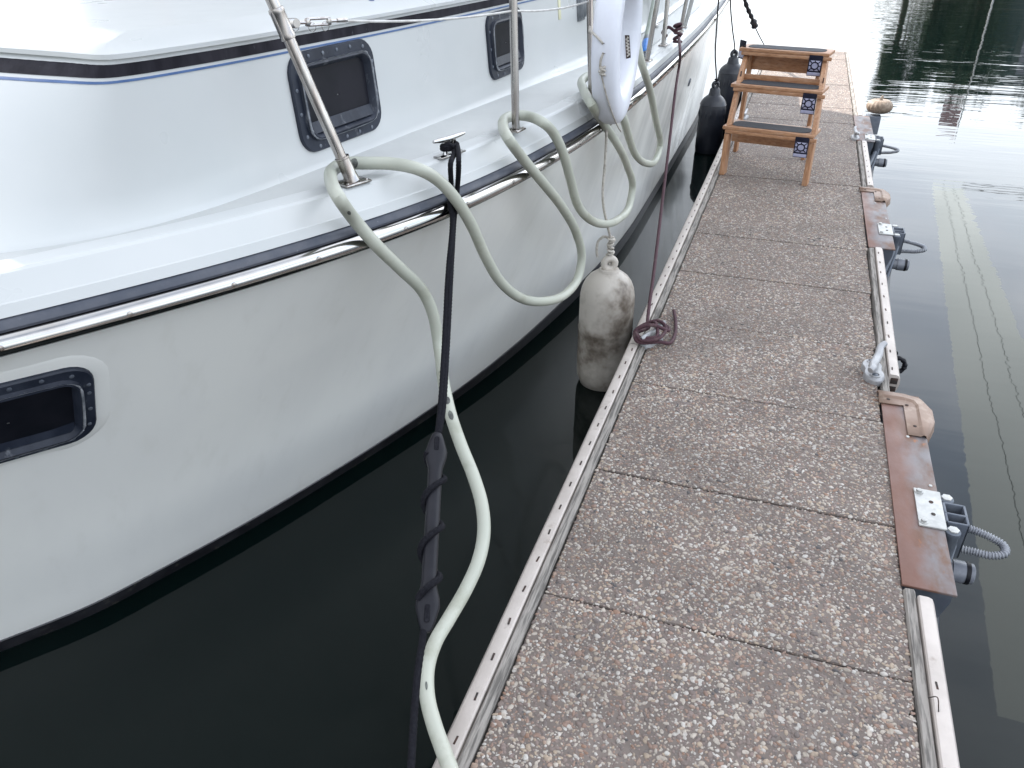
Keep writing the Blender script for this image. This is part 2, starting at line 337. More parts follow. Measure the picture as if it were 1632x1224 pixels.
def pebble_mat():
    m = bpy.data.materials.new('river_pebbles'); m.use_nodes = True; nt = m.node_tree; b = nt.nodes['Principled BSDF']; b.inputs['Roughness'].default_value = .6
    g = nt.nodes.new('ShaderNodeNewGeometry'); r = nt.nodes.new('ShaderNodeValToRGB'); cr = r.color_ramp; cr.interpolation = 'CONSTANT'
    cols = [(0, (.54, .47, .40)), (.14, (.46, .36, .27)), (.25, (.25, .19, .165)), (.37, (.58, .53, .48)), (.46, (.33, .215, .165)), (.57, (.20, .16, .145)),
            (.65, (.42, .30, .23)), (.73, (.48, .41, .34)), (.82, (.28, .21, .185)), (.91, (.32, .19, .13)), (.94, (.10, .09, .09)), (.96, (.64, .60, .55))]
    cr.elements[0].color = (*cols[0][1], 1); cr.elements[1].position = cols[1][0]; cr.elements[1].color = (*cols[1][1], 1)
    for p, c in cols[2:]:
        e = cr.elements.new(p); e.color = (*c, 1)
    nt.links.new(g.outputs['Random Per Island'], r.inputs[0])
    tc = nt.nodes.new('ShaderNodeTexCoord'); n = nt.nodes.new('ShaderNodeTexNoise'); n.inputs['Scale'].default_value = 160; n.inputs['Detail'].default_value = 3; nt.links.new(tc.outputs['Object'], n.inputs['Vector'])
    mr = nt.nodes.new('ShaderNodeMapRange'); mr.inputs[3].default_value = .72; mr.inputs[4].default_value = 1.12; mr.inputs[1].default_value = .3; mr.inputs[2].default_value = .7; nt.links.new(n.outputs['Fac'], mr.inputs[0])
    n2 = nt.nodes.new('ShaderNodeTexNoise'); n2.inputs['Scale'].default_value = 2.6; n2.inputs['Detail'].default_value = 5; n2.inputs['Roughness'].default_value = .6; nt.links.new(tc.outputs['Object'], n2.inputs['Vector'])
    m2 = nt.nodes.new('ShaderNodeMapRange'); m2.inputs[1].default_value = .32; m2.inputs[2].default_value = .62; m2.inputs[3].default_value = .52; m2.inputs[4].default_value = .86; nt.links.new(n2.outputs['Fac'], m2.inputs[0])
    mm = nt.nodes.new('ShaderNodeMath'); mm.operation = 'MULTIPLY'; nt.links.new(mr.outputs[0], mm.inputs[0]); nt.links.new(m2.outputs[0], mm.inputs[1])
    x = nt.nodes.new('ShaderNodeVectorMath'); x.operation = 'SCALE'; nt.links.new(r.outputs[0], x.inputs[0]); nt.links.new(mm.outputs[0], x.inputs[3]); nt.links.new(x.outputs[0], b.inputs['Base Color'])
    return m
MORTAR = mortar_mat(); PEBBLE = pebble_mat()

# ================================================================== WATER
WZ = -.40
mb = MB(); mb.add([(-400, -200, WZ), (400, -200, WZ), (400, 600, WZ), (-400, 600, WZ)], [(0, 1, 2, 3)])
tag(mb.build('water', WATER, None, False), kind='structure')

# ================================================================== BOAT
XC = -2.9   # centreline
ST = [((-2.9, -.62), (-2.9, .05)), ((-2.5, -.32), (-2.62, .24)), ((-2.2, -.02), (-2.42, .5)), ((-1.92, .32), (-2.24, .75)), ((-1.65, .67), (-2.05, 1.04)),
      ((-1.42, 1.01), (-1.86, 1.30)), ((-1.29, 1.22), (-1.76, 1.50)), ((-1.15, 1.47), (-1.61, 1.84)), ((-1.0, 1.80), (-1.44, 2.30)),
      ((-.895, 2.11), (-1.31, 2.70)), ((-.825, 2.42), (-1.22, 3.02)), ((-.765, 2.83), (-1.14, 3.38)), ((-.72, 3.30), (-1.07, 3.78)), ((-.70, 3.85), (-1.01, 4.22)),
      ((-.69, 4.85), (-.935, 5.05)), ((-.70, 6.29), (-.93, 6.4)), ((-.735, 7.6), (-.94, 7.7)), ((-.775, 8.7), (-.95, 8.75)), ((-.80, 9.45), (-.97, 9.40))]
Rr = crom([(a[0], a[1], 0) for a, b in ST], 6); Wr = crom([(b[0], b[1], 0) for a, b in ST], 6)
NR = len(Rr)
def inward(C):
    out = []
    for i in range(len(C)):
        t = (C[min(i+1, len(C)-1)]-C[max(i-1, 0)]).normalized(); out.append(Vector((-t.y, t.x, 0)))
    out[0] = Vector((0, 1, 0)); return out
NI = inward(Rr)
def mirror_rows(row):  # starboard row then its mirror image, bow in the middle
    return [Vector((2*XC-p.x, p.y, p.z)) for p in row][::-1] + [Vector(p) for p in row]
def hullpt(i, z):
    u = (z+.36)/(.775+.36); uu = max(u, 0); g = uu**1.22 if u >= 0 else u
    R = Rr[i]+NI[i]*.028; P = Wr[i]+(R-Wr[i])*g; return Vector((P.x, P.y, z))
def curtain(px, py, off, zmax=None):
    """point where the sight line meets the upright surface standing `off` metres outboard of the rail line"""
    d = ray(px, py); best = None
    pts = [Rr[i]-NI[i]*off for i in range(NR)]
    for a, b in zip(pts, pts[1:]):
        den = d.x*(b.y-a.y)-d.y*(b.x-a.x)
        if abs(den) < 1e-9: continue
        t = (a.x*(b.y-a.y)-a.y*(b.x-a.x))/den; s = (d.x*a.y-d.y*a.x)/(-den) if False else None
        P = CAM+d*t; L2 = (b-a).length_squared; s = ((P.x-a.x)*(b.x-a.x)+(P.y-a.y)*(b.y-a.y))/L2
        if t > 0 and -.001 <= s <= 1.001 and (best is None or t < best[0]): best = (t, P)
    return best[1] if best else None

boat = empty('motor_yacht', (XC, 4, WZ), 'white motor yacht moored along the left side of the dock', 'boat')
zs = [-.75, -.5, -.36, -.28, -.18, -.05, .1, .25, .4, .52, .64, .72, .775]
rows = [mirror_rows([hullpt(i, z) for i in range(NR)]) for z in zs]
mb = MB(); mb.rows(rows); n = len(rows[0])
for k in range(len(zs)-1):   # transom
    mb.add([rows[k][0], rows[k][-1], rows[k+1][-1], rows[k+1][0]], [(0, 1, 2, 3)])
hull = mb.build('hull', HULL, boat)
HT = BVHTree.FromPolygons([tuple(p) for r in rows for p in r], [(i*n+j, i*n+j+1, (i+1)*n+j+1, (i+1)*n+j) for i in range(len(rows)-1) for j in range(n-1)])
# boot stripe
mb = MB(); rws = []
for z, off in ((-.62, .004), (-.40, .004), (-.345, .005), (-.340, 0.0)):
    rws.append(mirror_rows([hullpt(i, z+(.042*min(1, max(0, (Rr[i].y-1.8)/2)) if z > -.36 else 0))-NI[i]*off for i in range(NR)]))
mb.rows(rws); mb.build('boot_stripe', BOOT, boat)
# rub rail: rubber strip and polished half-round
def capz(i):
    y = Rr[i].y; return .93 - .03*min(1, max(0, (y-2.4)/2.2))
def sweep_rail(prof, name, m, par=boat, smooth='auto', close=True):
    rws = []
    for o, z in prof:
        rws.append(mirror_rows([Vector((*(Rr[i]+NI[i]*o).xy, z if not callable(z) else z(i))) for i in range(NR)]))
    if close: rws.append(rws[0])
    mb = MB(); mb.rows(rws); return mb.build(name, m, par, smooth)
pr = [(.022, .827)]+[(.012-.024*cos(a)*1.0 if False else .020-.034*sin(a), .798+.027*cos(a)) for a in [pi*k/10 for k in range(11)]]+[(.022, .769)]
chrome = sweep_rail(pr, 'chrome_rub_rail', CHROME)
rub = sweep_rail([(.030, .822), (.003, .824), (.001, .830), (.005, .841), (.014, .848), (.034, .850)], 'rubber_strip', RUBBER)
# screws on the chrome rail, every 0.2 m in view
sc_ = MB(); acc = 0
for i in range(NR-1):
    a, b = Rr[i], Rr[i+1]; Ls = (b-a).length; acc += Ls
    if acc > .24 and .5 < a.y < 6:
        acc = 0; p = a-NI[i]*.014; R = frame_R(NI[i].cross(Vector((0, 0, 1))), (0, 0, 1), -NI[i])
        sc_.lathe([(.0065, -.001), (.0065, .0012), (.003, .0022)], (p.x, p.y, .800), R, 10)
sc_.each('screw', STEEL, chrome)
# moulded bulwark, cap and side deck
DKZ = lambda i: capz(i)-.014
prof = [(.028, .775), (.026, .846), (.012, .850), (.020, .874), (.023, .8765), (.050, lambda i: capz(i)-.012), (.054, lambda i: capz(i)-.006), (.060, lambda i: capz(i)-.0015), (.066, capz), (.118, capz), (.122, lambda i: capz(i)-.001), (.15, DKZ)]
rws = [mirror_rows([Vector((*(Rr[i]+NI[i]*o).xy, z if not callable(z) else z(i))) for i in range(NR)]) for o, z in prof]
mb = MB(); mb.rows(rws); bw = mb.build('bulwark', GEL, boat, True); bw.data.set_sharp_from_angle(angle=radians(14))
inner = [Rr[i]+NI[i]*.15 for i in range(NR)]
dk0 = mirror_rows([Vector((inner[i].x, inner[i].y, DKZ(i))) for i in range(NR)])
dk1 = mirror_rows([Vector((min(inner[i].x, XC+.0) if False else XC+(inner[i].x-XC)*.35, inner[i].y*.9+.5, DKZ(i)+.03)) for i in range(NR)])
# deck sheet: from inner bulwark edge to centreline
mb = MB()
dr = []
for f in (0, .12, .3, .5, .75, 1):
    dr.append([Vector((XC+(inner[i].x-XC)*(1-f), inner[i].y, DKZ(i)+.02*(1-(1-f)**2))) for i in range(NR)])
mb.rows(dr); dr2 = [[Vector((2*XC-p.x, p.y, p.z)) for p in r] for r in dr]; mb.rows(dr2)
mb.build('deck', DECK, boat)

# cabin trunk
CB = [(-2.9, .80), (-2.3, .85), (-1.88, .97), (-1.62, 1.12), (-1.45, 1.30), (-1.38, 1.42), (-1.325, 1.58), (-1.28, 1.80), (-1.235, 2.08), (-1.20, 2.35), (-1.155, 2.80), (-1.12, 3.20), (-1.09, 3.60), (-1.04, 4.35), (-1.02, 6), (-1.06, 7.6), (-1.10, 8.8)]
CT = [(-2.9, 1.40), (-2.3, 1.405), (-1.75, 1.415), (-1.52, 1.418), (-1.405, 1.430), (-1.375, 1.475), (-1.338, 1.61), (-1.30, 1.81), (-1.262, 2.09), (-1.225, 2.36), (-1.18, 2.81), (-1.145, 3.22), (-1.115, 3.65), (-1.067, 4.42), (-1.045, 6), (-1.08, 7.6), (-1.12, 8.8)]
CZ = 1.275
Cb = crom([(x, y, 0) for x, y in CB], 6); Ct = crom([(x, y, 0) for x, y in CT], 6); NT = inward(Ct); NCn = len(Cb)
def cab(i, z):
    u = (z-.90)/(1.24-.90); P = Cb[i]+(Ct[i]-Cb[i])*u; return Vector((P.x, P.y, z))
fil = [(.035, .895), (.018, .903), (.006, .916), (0, .935)]
NB = inward(Cb)
crows = [mirror_rows([cab(i, z)-NB[i]*o for i in range(NCn)]) for o, z in fil]
crows += [mirror_rows([cab(i, z) for i in range(NCn)]) for z in (1.0, 1.08, 1.15, 1.20, 1.24, CZ)]
crows += [mirror_rows([cab(i, CZ)-NT[i]*.010+Vector((0, 0, .002)) for i in range(NCn)])]
crows += [mirror_rows([cab(i, CZ)-NT[i]*.010+Vector((0, 0, .012)) for i in range(NCn)])]
crows += [mirror_rows([cab(i, CZ)+NT[i]*.03+Vector((0, 0, .030)) for i in range(NCn)])]
RC = Vector((XC, 5.0, 0))
crows += [mirror_rows([RC+(cab(i, CZ)+NT[i]*.03-RC)*.965+Vector((0, 0, .040)) for i in range(NCn)])]
for r in crows[-1]: r.z = CZ+.040
mb = MB(); mb.rows(crows); mb.add(crows[-1], [tuple(range(len(crows[-1])))]); cabin = mb.build('cabin', GEL, boat)
nc = len(crows[0])
CTREE = BVHTree.FromPolygons([tuple(p) for r in crows for p in r], [(i*nc+j, i*nc+j+1, (i+1)*nc+j+1, (i+1)*nc+j) for i in range(len(crows)-1) for j in range(nc-1)])
mb = MB(); mb.rows([mirror_rows([cab(i, z)-NT[i]*o for i in range(NCn)]) for z, o in ((1.2405, .0), (1.2415, .0025), (1.2650, .0025), (1.2660, .0))]); mb.build('black_stripe', STRIPE, cabin)
mb = MB(); mb.rows([mirror_rows([cab(i, z)-NT[i]*o for i in range(NCn)]) for z, o in ((1.2285, .0), (1.229, .002), (1.2335, .002), (1.234, 0))]); mb.build('blue_pinstripe', BLUE, cabin)

def rr_loop(w, h, r, n=6):
    out = []
    for cx, cy, a0 in ((w/2-r, h/2-r, 0), (-w/2+r, h/2-r, pi/2), (-w/2+r, -h/2+r, pi), (w/2-r, -h/2+r, 3*pi/2)):
        for k in range(n+1):
            a = a0+pi/2*k/n; out.append((cx+r*cos(a), cy+r*sin(a)))
    return out
def portlight(corners, tree, shrink=0, pad=False, glass_label=None):
    P = []; 
    for c in corners:
        loc, nrm, idx, dist = tree.ray_cast(CAM, ray(*c), 60); P.append(loc)
    tl, tr, br, bl = P; c = (tl+tr+br+bl)/4
    X = ((tr-tl)+(br-bl)).normalized(); Yv = ((tl-bl)+(tr-br)); Yv = (Yv-X*Yv.dot(X)).normalized(); N = X.cross(Yv)
    if N.dot(CAM-c) < 0: N = -N; 
    w = ((tr-tl).length+(br-bl).length)/2; h = ((tl-bl).length+(tr-br).length)/2
    c = tree.ray_cast(c+N*.3, -N, 1)[0]; sag = 0
    print('portlight', [round(v, 3) for v in c], round(w, 3), round(h, 3), 'skew', round((br-tr).normalized().dot(X), 3))
    def on(a, b, z):
        q = c+X*a+Yv*b; hit = tree.ray_cast(q+N*.3, -N, 1)[0]; return (hit if hit is not None else q)+N*z
    def lp(w_, h_, r_, z): return [on(a, b, z+sag) for a, b in rr_loop(w_, h_, r_)]
    r = min(w, h)*.22
    if pad:
        mb = MB(); mb.rows([lp(w+.15, h+.13, r+.08, -.02), lp(w+.11, h+.10, r+.06, -.003), lp(w+.05, h+.05, r+.03, .002), lp(w+.0, h+.0, r, .004)], close=True, cap=True); mb.build('moulded_pad', HULL, boat, True); sag += .004
    mb = MB(); mb.rows([lp(w, h, r, -.02), lp(w, h, r, .006), lp(w-.006, h-.006, r-.003, .010), lp(w-.055, h-.055, r*.8, .011), lp(w-.062, h-.062, r*.7, .020), lp(w-.074, h-.074, r*.65, .022), lp(w-.086, h-.086, r*.55, .016), lp(w-.098, h-.098, r*.45, .001)], close=True)
    root = mb.build('portlight', PORT, boat)
    mb = MB(); mb.rows([lp((w-.096)*k, (h-.096)*k, r*.45*k, .003) for k in (1, .8, .6, .4, .2, .02)], close=True); mb.build('glass', GLASS, root, True)
    # sill ledge at the lower edge of the pane
    mbs = MB(); 
    q = [on(a, b, z) for a, b, z in ((-(w-.1)/2, -(h-.1)/2+.03, .006), ((w-.1)/2, -(h-.1)/2+.03, .006), ((w-.1)/2, -(h-.1)/2, .015), (-(w-.1)/2, -(h-.1)/2, .015))]
    mbs.add(q, [(0, 1, 2, 3)]); mbs.build('drain_sill', PORT, root, False)
    mb = MB(); lpx = rr_loop(w-.028, h-.028, r*.9, 2); 
    pts = resample([on(a, b, sag+.0105) for a, b in lpx+lpx[:1]], .062)
    R = frame_R(X, Yv, N)
    for p in pts[:-1]: mb.lathe([(.0055, -.001), (.0055, .0015), (.003, .0026)], p, R, 8)
    mb.each('screw', DGALV, root)
    # smears of sealant around the lip
    mb = MB(); lq = rr_loop(w-.064, h-.064, r*.7, 4); pts = crom([on(a, b, sag+.0205) for a, b in lq], 5, True); k = len(pts)
    rnd = random.Random(int(w*1000)); th = [abs(rnd.gauss(0, 1))*.0022+.0006 for _ in range(k)]; th = [(th[i-1]+th[i]+th[(i+1) % k])/3 for i in range(k)]
    rows_ = [[p+(R @ Vector((cos(a), sin(a)*.8, sin(a))))*t for a in [2*pi*j/6 for j in range(6)]] for p, t in zip(pts, th)]; rows_.append(rows_[0])
    mb.rows(rows_, close=True); mb.build('sealant', CAULK, root)
    return root
portlight([(449, 87), (585, 60), (610, 200), (485, 250)], CTREE)
portlight([(772, 22), (829, 8), (833, 108), (780, 132)], CTREE)
portlight([(-130, 640), (165, 570), (136, 690), (-160, 775)], HT, pad=True)

loc, nrm, i_, d_ = HT.ray_cast(CAM, ray(1098, 131), 60)
if loc:
    if nrm.dot(CAM-loc) < 0: nrm = -nrm
    R = frame_R(nrm.orthogonal(), nrm.cross(nrm.orthogonal()), nrm)
    MB().lathe([(.032, -.002), (.032, .006), (.026, .010), (.020, .010)], loc, R, 18, False).build('outlet_flange', DGALV, boat)
    MB().lathe([(.021, .004), (.001, .004)], loc, R, 18).build('outlet_hole', DARK, boat)
# little fittings on the cabin side
def on_cabin(px, py):
    loc, nrm, i, d = CTREE.ray_cast(CAM, ray(px, py), 60)
    if nrm.dot(CAM-loc) < 0: nrm = -nrm
    return loc, nrm
p, N = on_cabin(924, 8); X = Vector((0, 0, 1)).cross(N).normalized(); Yv = N.cross(X); R = frame_R(X, Yv, N)
mb = MB(); mb.box(p+N*.004, (.10, .14, .012), R, .003)
for s in (-1, 1):
    rws = []
    for k in range(7):
        a = pi*k/6; rws.append([p+R @ Vector((s*.024-.019*cos(a), yy, .008+.022*sin(a)*f)) for yy, f in ((.05, .25), (.03, .8), (0, 1), (-.03, 1), (-.055, .7))])
    mb.rows(rws)
mb.build('clamshell_vent', STAIN, boat)
p, N = on_cabin(891, 14); X = Vector((0, 0, 1)).cross(N).normalized(); Yv = N.cross(X); R = frame_R(X, Yv, N)
mb = MB(); mb.box(p+N*.002, (.03, .09, .004), R, .001); mb.build('cream_patch', CREAM, boat)
# blue marks on the cabin top flange
for px, py, w in ((524, 5, .05), (592, 1, .02)):
    loc, nrm, i, d = CTREE.ray_cast(CAM, ray(px, py), 60)
    if loc:
        if nrm.dot(CAM-loc) < 0: nrm = -nrm
        X = Vector((.5, .8, 0)); X = (X-nrm*X.dot(nrm)).normalized(); R = frame_R(X, nrm.cross(X), nrm)
        mb = MB(); mb.rows([[loc+R @ Vector((w/2*a, .007*b, .001)) for a, b in rr_loop(1.8, 1.6, .5, 3)], [loc+R @ Vector((w/2*a, .007*b, .003)) for a, b in rr_loop(1.7, 1.4, .5, 3)]], close=True, cap=True); mb.build('blue_mark', BLUE, boat)

# wheelhouse and flybridge above the picture's edge (they shade the dock)
def slab_outline(pts, z0, z1, name, m, par=boat):
    mb = MB(); P = [Vector((x, y, 0)) for x, y in pts]; P = P+[Vector((2*XC-p.x, p.y, 0)) for p in P[::-1]]
    n = len(P); mb.add([(p.x, p.y, z0) for p in P]+[(p.x, p.y, z1) for p in P], [tuple(range(n))[::-1], tuple(range(n, 2*n))]+[(i, (i+1) % n, n+(i+1) % n, n+i) for i in range(n)])
    return mb.build(name, m, par)
wh = slab_outline([(-2.9, 3.7), (-2.0, 3.8), (-1.55, 4.3), (-1.45, 6.0), (-1.5, 8.7)], 1.25, 2.75, 'wheelhouse', GEL)
mb = MB()
for y0, y1 in ((4.55, 5.5), (5.6, 6.7), (6.8, 8.2)):
    mb.box((-1.44, (y0+y1)/2, 2.15), (.03, y1-y0, .65), None, .01)
mb.each('wheelhouse_window', GLASS, boat)
HARD = [(-2.9, 2.15), (-2.2, 2.25), (-1.95, 2.6), (-1.85, 3.5), (-1.85, 7.3), (-1.95, 8.2), (-2.15, 8.9), (-2.5, 9.6), (-2.9, 9.8)]
slab_outline([(p.x, p.y) for p in crom([(x, y, 0) for x, y in HARD], 5)], 2.95, 3.07, 'flybridge_hardtop', GEL)
mb = MB()
for x, y in ((-2.2, 2.6), (-2.2, 9.0)):
    for s in (0, 1):
        xx = x if s == 0 else 2*XC-x
        mb.tube([(xx, y, .9 if y > 5 else 1.28), (xx, y, 2.96)], .022, 10)
mb.each('hardtop_post', STEEL, boat)

# stanchions
def post_base(P, par, s=1.0, yaw=0, socket=True, D=Vector((0, 0, 1))):
    mb = MB(); R = zrot(yaw)
    mb.box(P+Vector((0, 0, .004)), (.06*s, .085*s, .007), R, .003)
    if socket: mb.lathe([(.022*s, 0), (.020*s, .01), (.0185*s, .02), (.0180*s, .062), (.0195*s, .064), (.0195*s, .068), (.0135, .069)], P+Vector((0, 0, .006)), frame_R(D.orthogonal(), D.cross(D.orthogonal()), D), 18)
    for a, b in ((.02, .032), (-.02, .032), (.02, -.032), (-.02, -.032)):
        mb.lathe([(.004, 0), (.003, .003)], P+R @ Vector((a*s, b*s, .0075)), None, 8)
    return mb
def stanchion(base_px, top_px, z, r=.0127, name='stanchion', s=1.0, ztop=None, socket=True, m=STEEL):
    P = onz(*base_px, z); T = near_vertical(*top_px, P.x, P.y)
    D = (T-P).normalized(); T = P+D*((1.62-P.z)/D.z if ztop is None else (ztop-P.z)/D.z)
    mb = MB(); mb.tube([P+D*.01, P+D*((T-P).length*.5), T], r, 16); o = mb.build(name, m, boat)
    i = min(range(NR), key=lambda k: (Rr[k].xy-P.xy).length); t = Rr[min(i+1, NR-1)]-Rr[i]
    post_base(P, o, s, atan2(t.y, t.x)-pi/2, socket, D).build('stanchion_base', STEEL, o)
    return P, T, D, o
# first one leans forward and is a stout pulpit leg
P1, T1, D1, o1 = stanchion((562, 292), (433, 0), .93, .0145)
P2, T2, D2, o2 = stanchion((822, 209), (818, 0), .93, .0128, s=.75, socket=False)
P3, T3, D3, o3 = stanchion((943, 158), (940, 0), .925, .0128, s=.8, socket=False)
stanchion((1031, 98), (1048, 0), .90, .0125, s=.8, socket=False)
stanchion((1057, 73), (1064, 0), .90, .0125, s=.8, socket=False)
stanchion((1084, 51), (1094, 0), .90, .0120, s=.7, socket=False)
stanchion((1091, 44), (1103, 0), .90, .0125, s=.7, socket=False, m=GALV)
stanchion((1040, 40), (1046, -60), .90, .011, s=1.4, socket=False)
# clamp, turnbuckle and lifeline
A = near_vertical(462, 35, *(P1+D1*.0).xy); 
tA = min([P1+D1*(k*.005) for k in range(160)], key=lambda q: (proj(q)[0]-450)**2+(proj(q)[1]-38)**2)
mb = MB(); R = frame_R(D1.orthogonal(), D1.cross(D1.orthogonal()), D1)
mb.lathe([(.0145, -.036), (.0185, -.035), (.0195, -.028), (.0185, -.022), (.0185, .024), (.0198, .028), (.0185, .035), (.0145, .036)], tA, R, 20)
B2 = near_vertical(818, 17, P2.x, P2.y); B2 = P2+D2*(B2.z-P2.z)
ldir = (B2-tA).normalized()
cl = [tA+ldir*.018, tA+ldir*.034]
lr = frame_R(ldir, Vector((0, 0, 1)).cross(ldir), ldir.cross(Vector((0, 0, 1)).cross(ldir)))
mb.box(tA+ldir*.026, (.03, .014, .022), lr, .003)
mb.build('pipe_clamp', STEEL, o1)
mb = MB()
s0 = tA+ldir*.036
mb.lathe([(.010, -.008), (.011, -.006), (.011, .006), (.010, .008)], s0, frame_R(lr.col[0], lr.col[2], lr.col[1]), 14)
mb.tube([s0, s0+ldir*.045], .0038, 8)
for k in (-1, 1): mb.tube([s0+ldir*.035+lr.col[2]*.007*k, s0+ldir*.10+lr.col[2]*.007*k], .0032, 8)
mb.box(s0+ldir*.036, (.012, .010, .018), lr, .003); mb.box(s0+ldir*.1, (.012, .010, .018), lr, .003)
mb.tube([s0+ldir*.1, s0+ldir*.13], .0035, 8); mb.tube([s0+ldir*.125, s0+ldir*.155], .0055, 10)
for q, rr_ in ((.0, .009), (.048, .011), (.088, .011)):   # split rings
    c = s0+ldir*q-Vector((0, 0, 1))*rr_; mb.tube([c+ldir*rr_*cos(a)+Vector((0, 0, 1))*rr_*sin(a) for a in [2*pi*k/20 for k in range(21)]], .0008, 5)
mb.build('turnbuckle', STEEL, boat)
B3 = near_vertical(940, 1, P3.x, P3.y); B3 = P3+D3*(B3.z-P3.z)
mb = MB(); mid = lambda a, b: [a.lerp(b, k/10)-Vector((0, 0, .012*4*(k/10)*(1-k/10))) for k in range(11)]
mb.tube(mid(s0+ldir*.13, B2)+mid(B2, B3)[1:]+mid(B3, B3+Vector((.05, 1.9, .02)))[1:], .0032, 8); mb.build('lifeline_wire', mat('vinyl_wire', (.66, .65, .62), .4, c2=(.5, .48, .45), nscale=40), boat)

# deck cleat
PC = onz(717, 247, .93); tdir = (onz(744, 222, .985)-onz(689, 239, .985)).normalized(); tdir = Vector((tdir.x, tdir.y, 0)).normalized(); Rc = frame_R(tdir, Vector((0, 0, 1)).cross(tdir), (0, 0, 1))
mb = MB(); mb.box(PC+Vector((0, 0, .003)), (.115, .032, .006), Rc, .003)
for s in (-1, 1): mb.lathe([(.010, 0), (.006, .008), (.0058, .028), (.008, .036)], PC+Rc @ Vector((.020*s, 0, .005)), None, 12)
mb.tube([PC+Rc @ Vector((x, 0, z)) for x, z in ((-.070, .051), (-.052, .050), (-.03, .049), (0, .048), (.03, .049), (.052, .050), (.070, .051))], lambda t: .0075-.0032*abs(2*t-1)**2, 12)
mb.build('deck_cleat', CHROME, boat)

# ================================================================== HOSE
def C_(x, y, o=.042): return curtain(x, y, o)
def Z_(x, y, z): return onz(x, y, z)
hp = [Z_(1006, -30, 1.05), Z_(1009, 0, 1.03), C_(1013, 53, -.01), C_(1022, 98, .03), C_(1035, 140), C_(1045, 190), C_(1052, 232), C_(1045, 255), C_(1029, 260), C_(1012, 245), C_(1001, 215), C_(992, 185),
      C_(978, 160, .0), Z_(962, 140, .96), Z_(951, 126, .965), Z_(939, 121, .965), Z_(928, 128, .96), Z_(931, 145, .958), Z_(943, 167, .955), C_(962, 197, .02), C_(985, 232), C_(1000, 265), C_(1008, 298), C_(1002, 330), C_(985, 350), C_(962, 357), C_(938, 348), C_(920, 325), C_(909, 285), C_(897, 243), C_(882, 212, .03),
      Z_(863, 194, .955), Z_(840, 185, .962), Z_(820, 184, .964), Z_(805, 190, .962), Z_(802, 203, .960), Z_(811, 222, .955), C_(832, 251, .03), C_(866, 292), C_(897, 332), C_(918, 370), C_(927, 410), C_(921, 443), C_(902, 468), C_(870, 480), C_(830, 475), C_(796, 447), C_(772, 405), C_(752, 360), C_(728, 320), C_(699, 288, .03),
      Z_(665, 269, .955), Z_(625, 261, .962), Z_(585, 260, .965), Z_(550, 261, .965), Z_(530, 271, .963), Z_(528, 289, .96), Z_(540, 315, .955), C_(564, 349, .03), C_(600, 391), C_(640, 430), C_(672, 462), C_(690, 500, .05), C_(700, 555, .07)]
hp += [Z_(708, 615, .40), Z_(718, 660, .36), Z_(735, 710, .31), Z_(755, 760, .27), Z_(768, 805, .23), Z_(771, 850, .19), Z_(762, 895, .16), Z_(742, 940, .13), Z_(716, 985, .11), Z_(693, 1025, .10), Z_(681, 1065, .085), Z_(681, 1110, .07), Z_(692, 1155, .06), Z_(708, 1200, .052), Z_(722, 1240, .048), Z_(730, 1290, .045), Z_(728, 1400, .045)]
hose_pts = crom(hp, 8)
ZD = empty('water_hose', hose_pts[-1], 'long pale green hose looped over the boat rail down to the dock edge', 'hose')
MB().tube(hose_pts, .0172, 16).build('hose_tube', HOSE, ZD)
mb = MB()   # black scuffs and the joint band
def near_hose(x, y): return min(range(len(hose_pts)), key=lambda k: (proj(hose_pts[k])[0]-x)**2+(proj(hose_pts[k])[1]-y)**2)
def patch_on_hose(x, y, ang, ln, m):
    i = near_hose(x, y); p = hose_pts[i]; t = (hose_pts[i+1]-hose_pts[i-1]).normalized(); v = (CAM-p).normalized(); v = (v-t*v.dot(t)).normalized(); w = t.cross(v)
    rws = []
    for k in range(7):
        s = (k/6-.5)*ln; wd = ang*sqrt(max(0.02, 1-(2*k/6-1)**2)); rws.append([p+t*s+(v*cos(a)+w*sin(a))*.0177 for a in [wd*(j/6-.5) for j in range(7)]])
    m.rows(rws)
for x, y, a, l in ((704, 601, .9, .018), (714, 641, 1.0, .026), (566, 322, .5, .02), (566, 263, 1.6, .02), (722, 668, .8, .03), (676, 1098, .3, .02)): patch_on_hose(x, y, a, l, mb)
mb.each('scuff_mark', SCUFF, ZD)
# second hose end with blue fitting hanging at the rail
h2 = [Z_(1052, -50, 1.2), Z_(1046, -15, 1.12), Z_(1042, 12, 1.06), Z_(1037, 38, 1.01), Z_(1032, 62, .965)]
z2 = empty('hose_end', h2[-1], 'short grey hose end with a blue fitting hanging beside the ring buoy', 'hose')
MB().tube(crom(h2, 6), .021, 14).build('hose_tube', mat('grey_green_hose', (.30, .34, .29), .45, c2=(.25, .29, .25), nscale=8), z2)
a, b = Z_(1032, 62, .965), Z_(1028, 93, .91); d = (b-a).normalized(); R = frame_R(d.orthogonal(), d.cross(d.orthogonal()), d); ln = (b-a).length
MB().lathe([(.022, -.01), (.023, 0), (.023, ln*.15), (.020, ln*.2)], a, R, 14).build('hose_clamp', STAIN, z2)
MB().lathe([(.020, ln*.2), (.0265, ln*.22), (.0265, ln*.72), (.022, ln*.76), (.018, ln*.78)], a, R, 18).build('blue_connector', BLUEP, z2)
MB().lathe([(.017, ln*.78), (.017, ln*.84), (.012, ln*.86), (.012, ln*1.0)], a, R, 14).build('steel_nozzle', DGALV, z2)

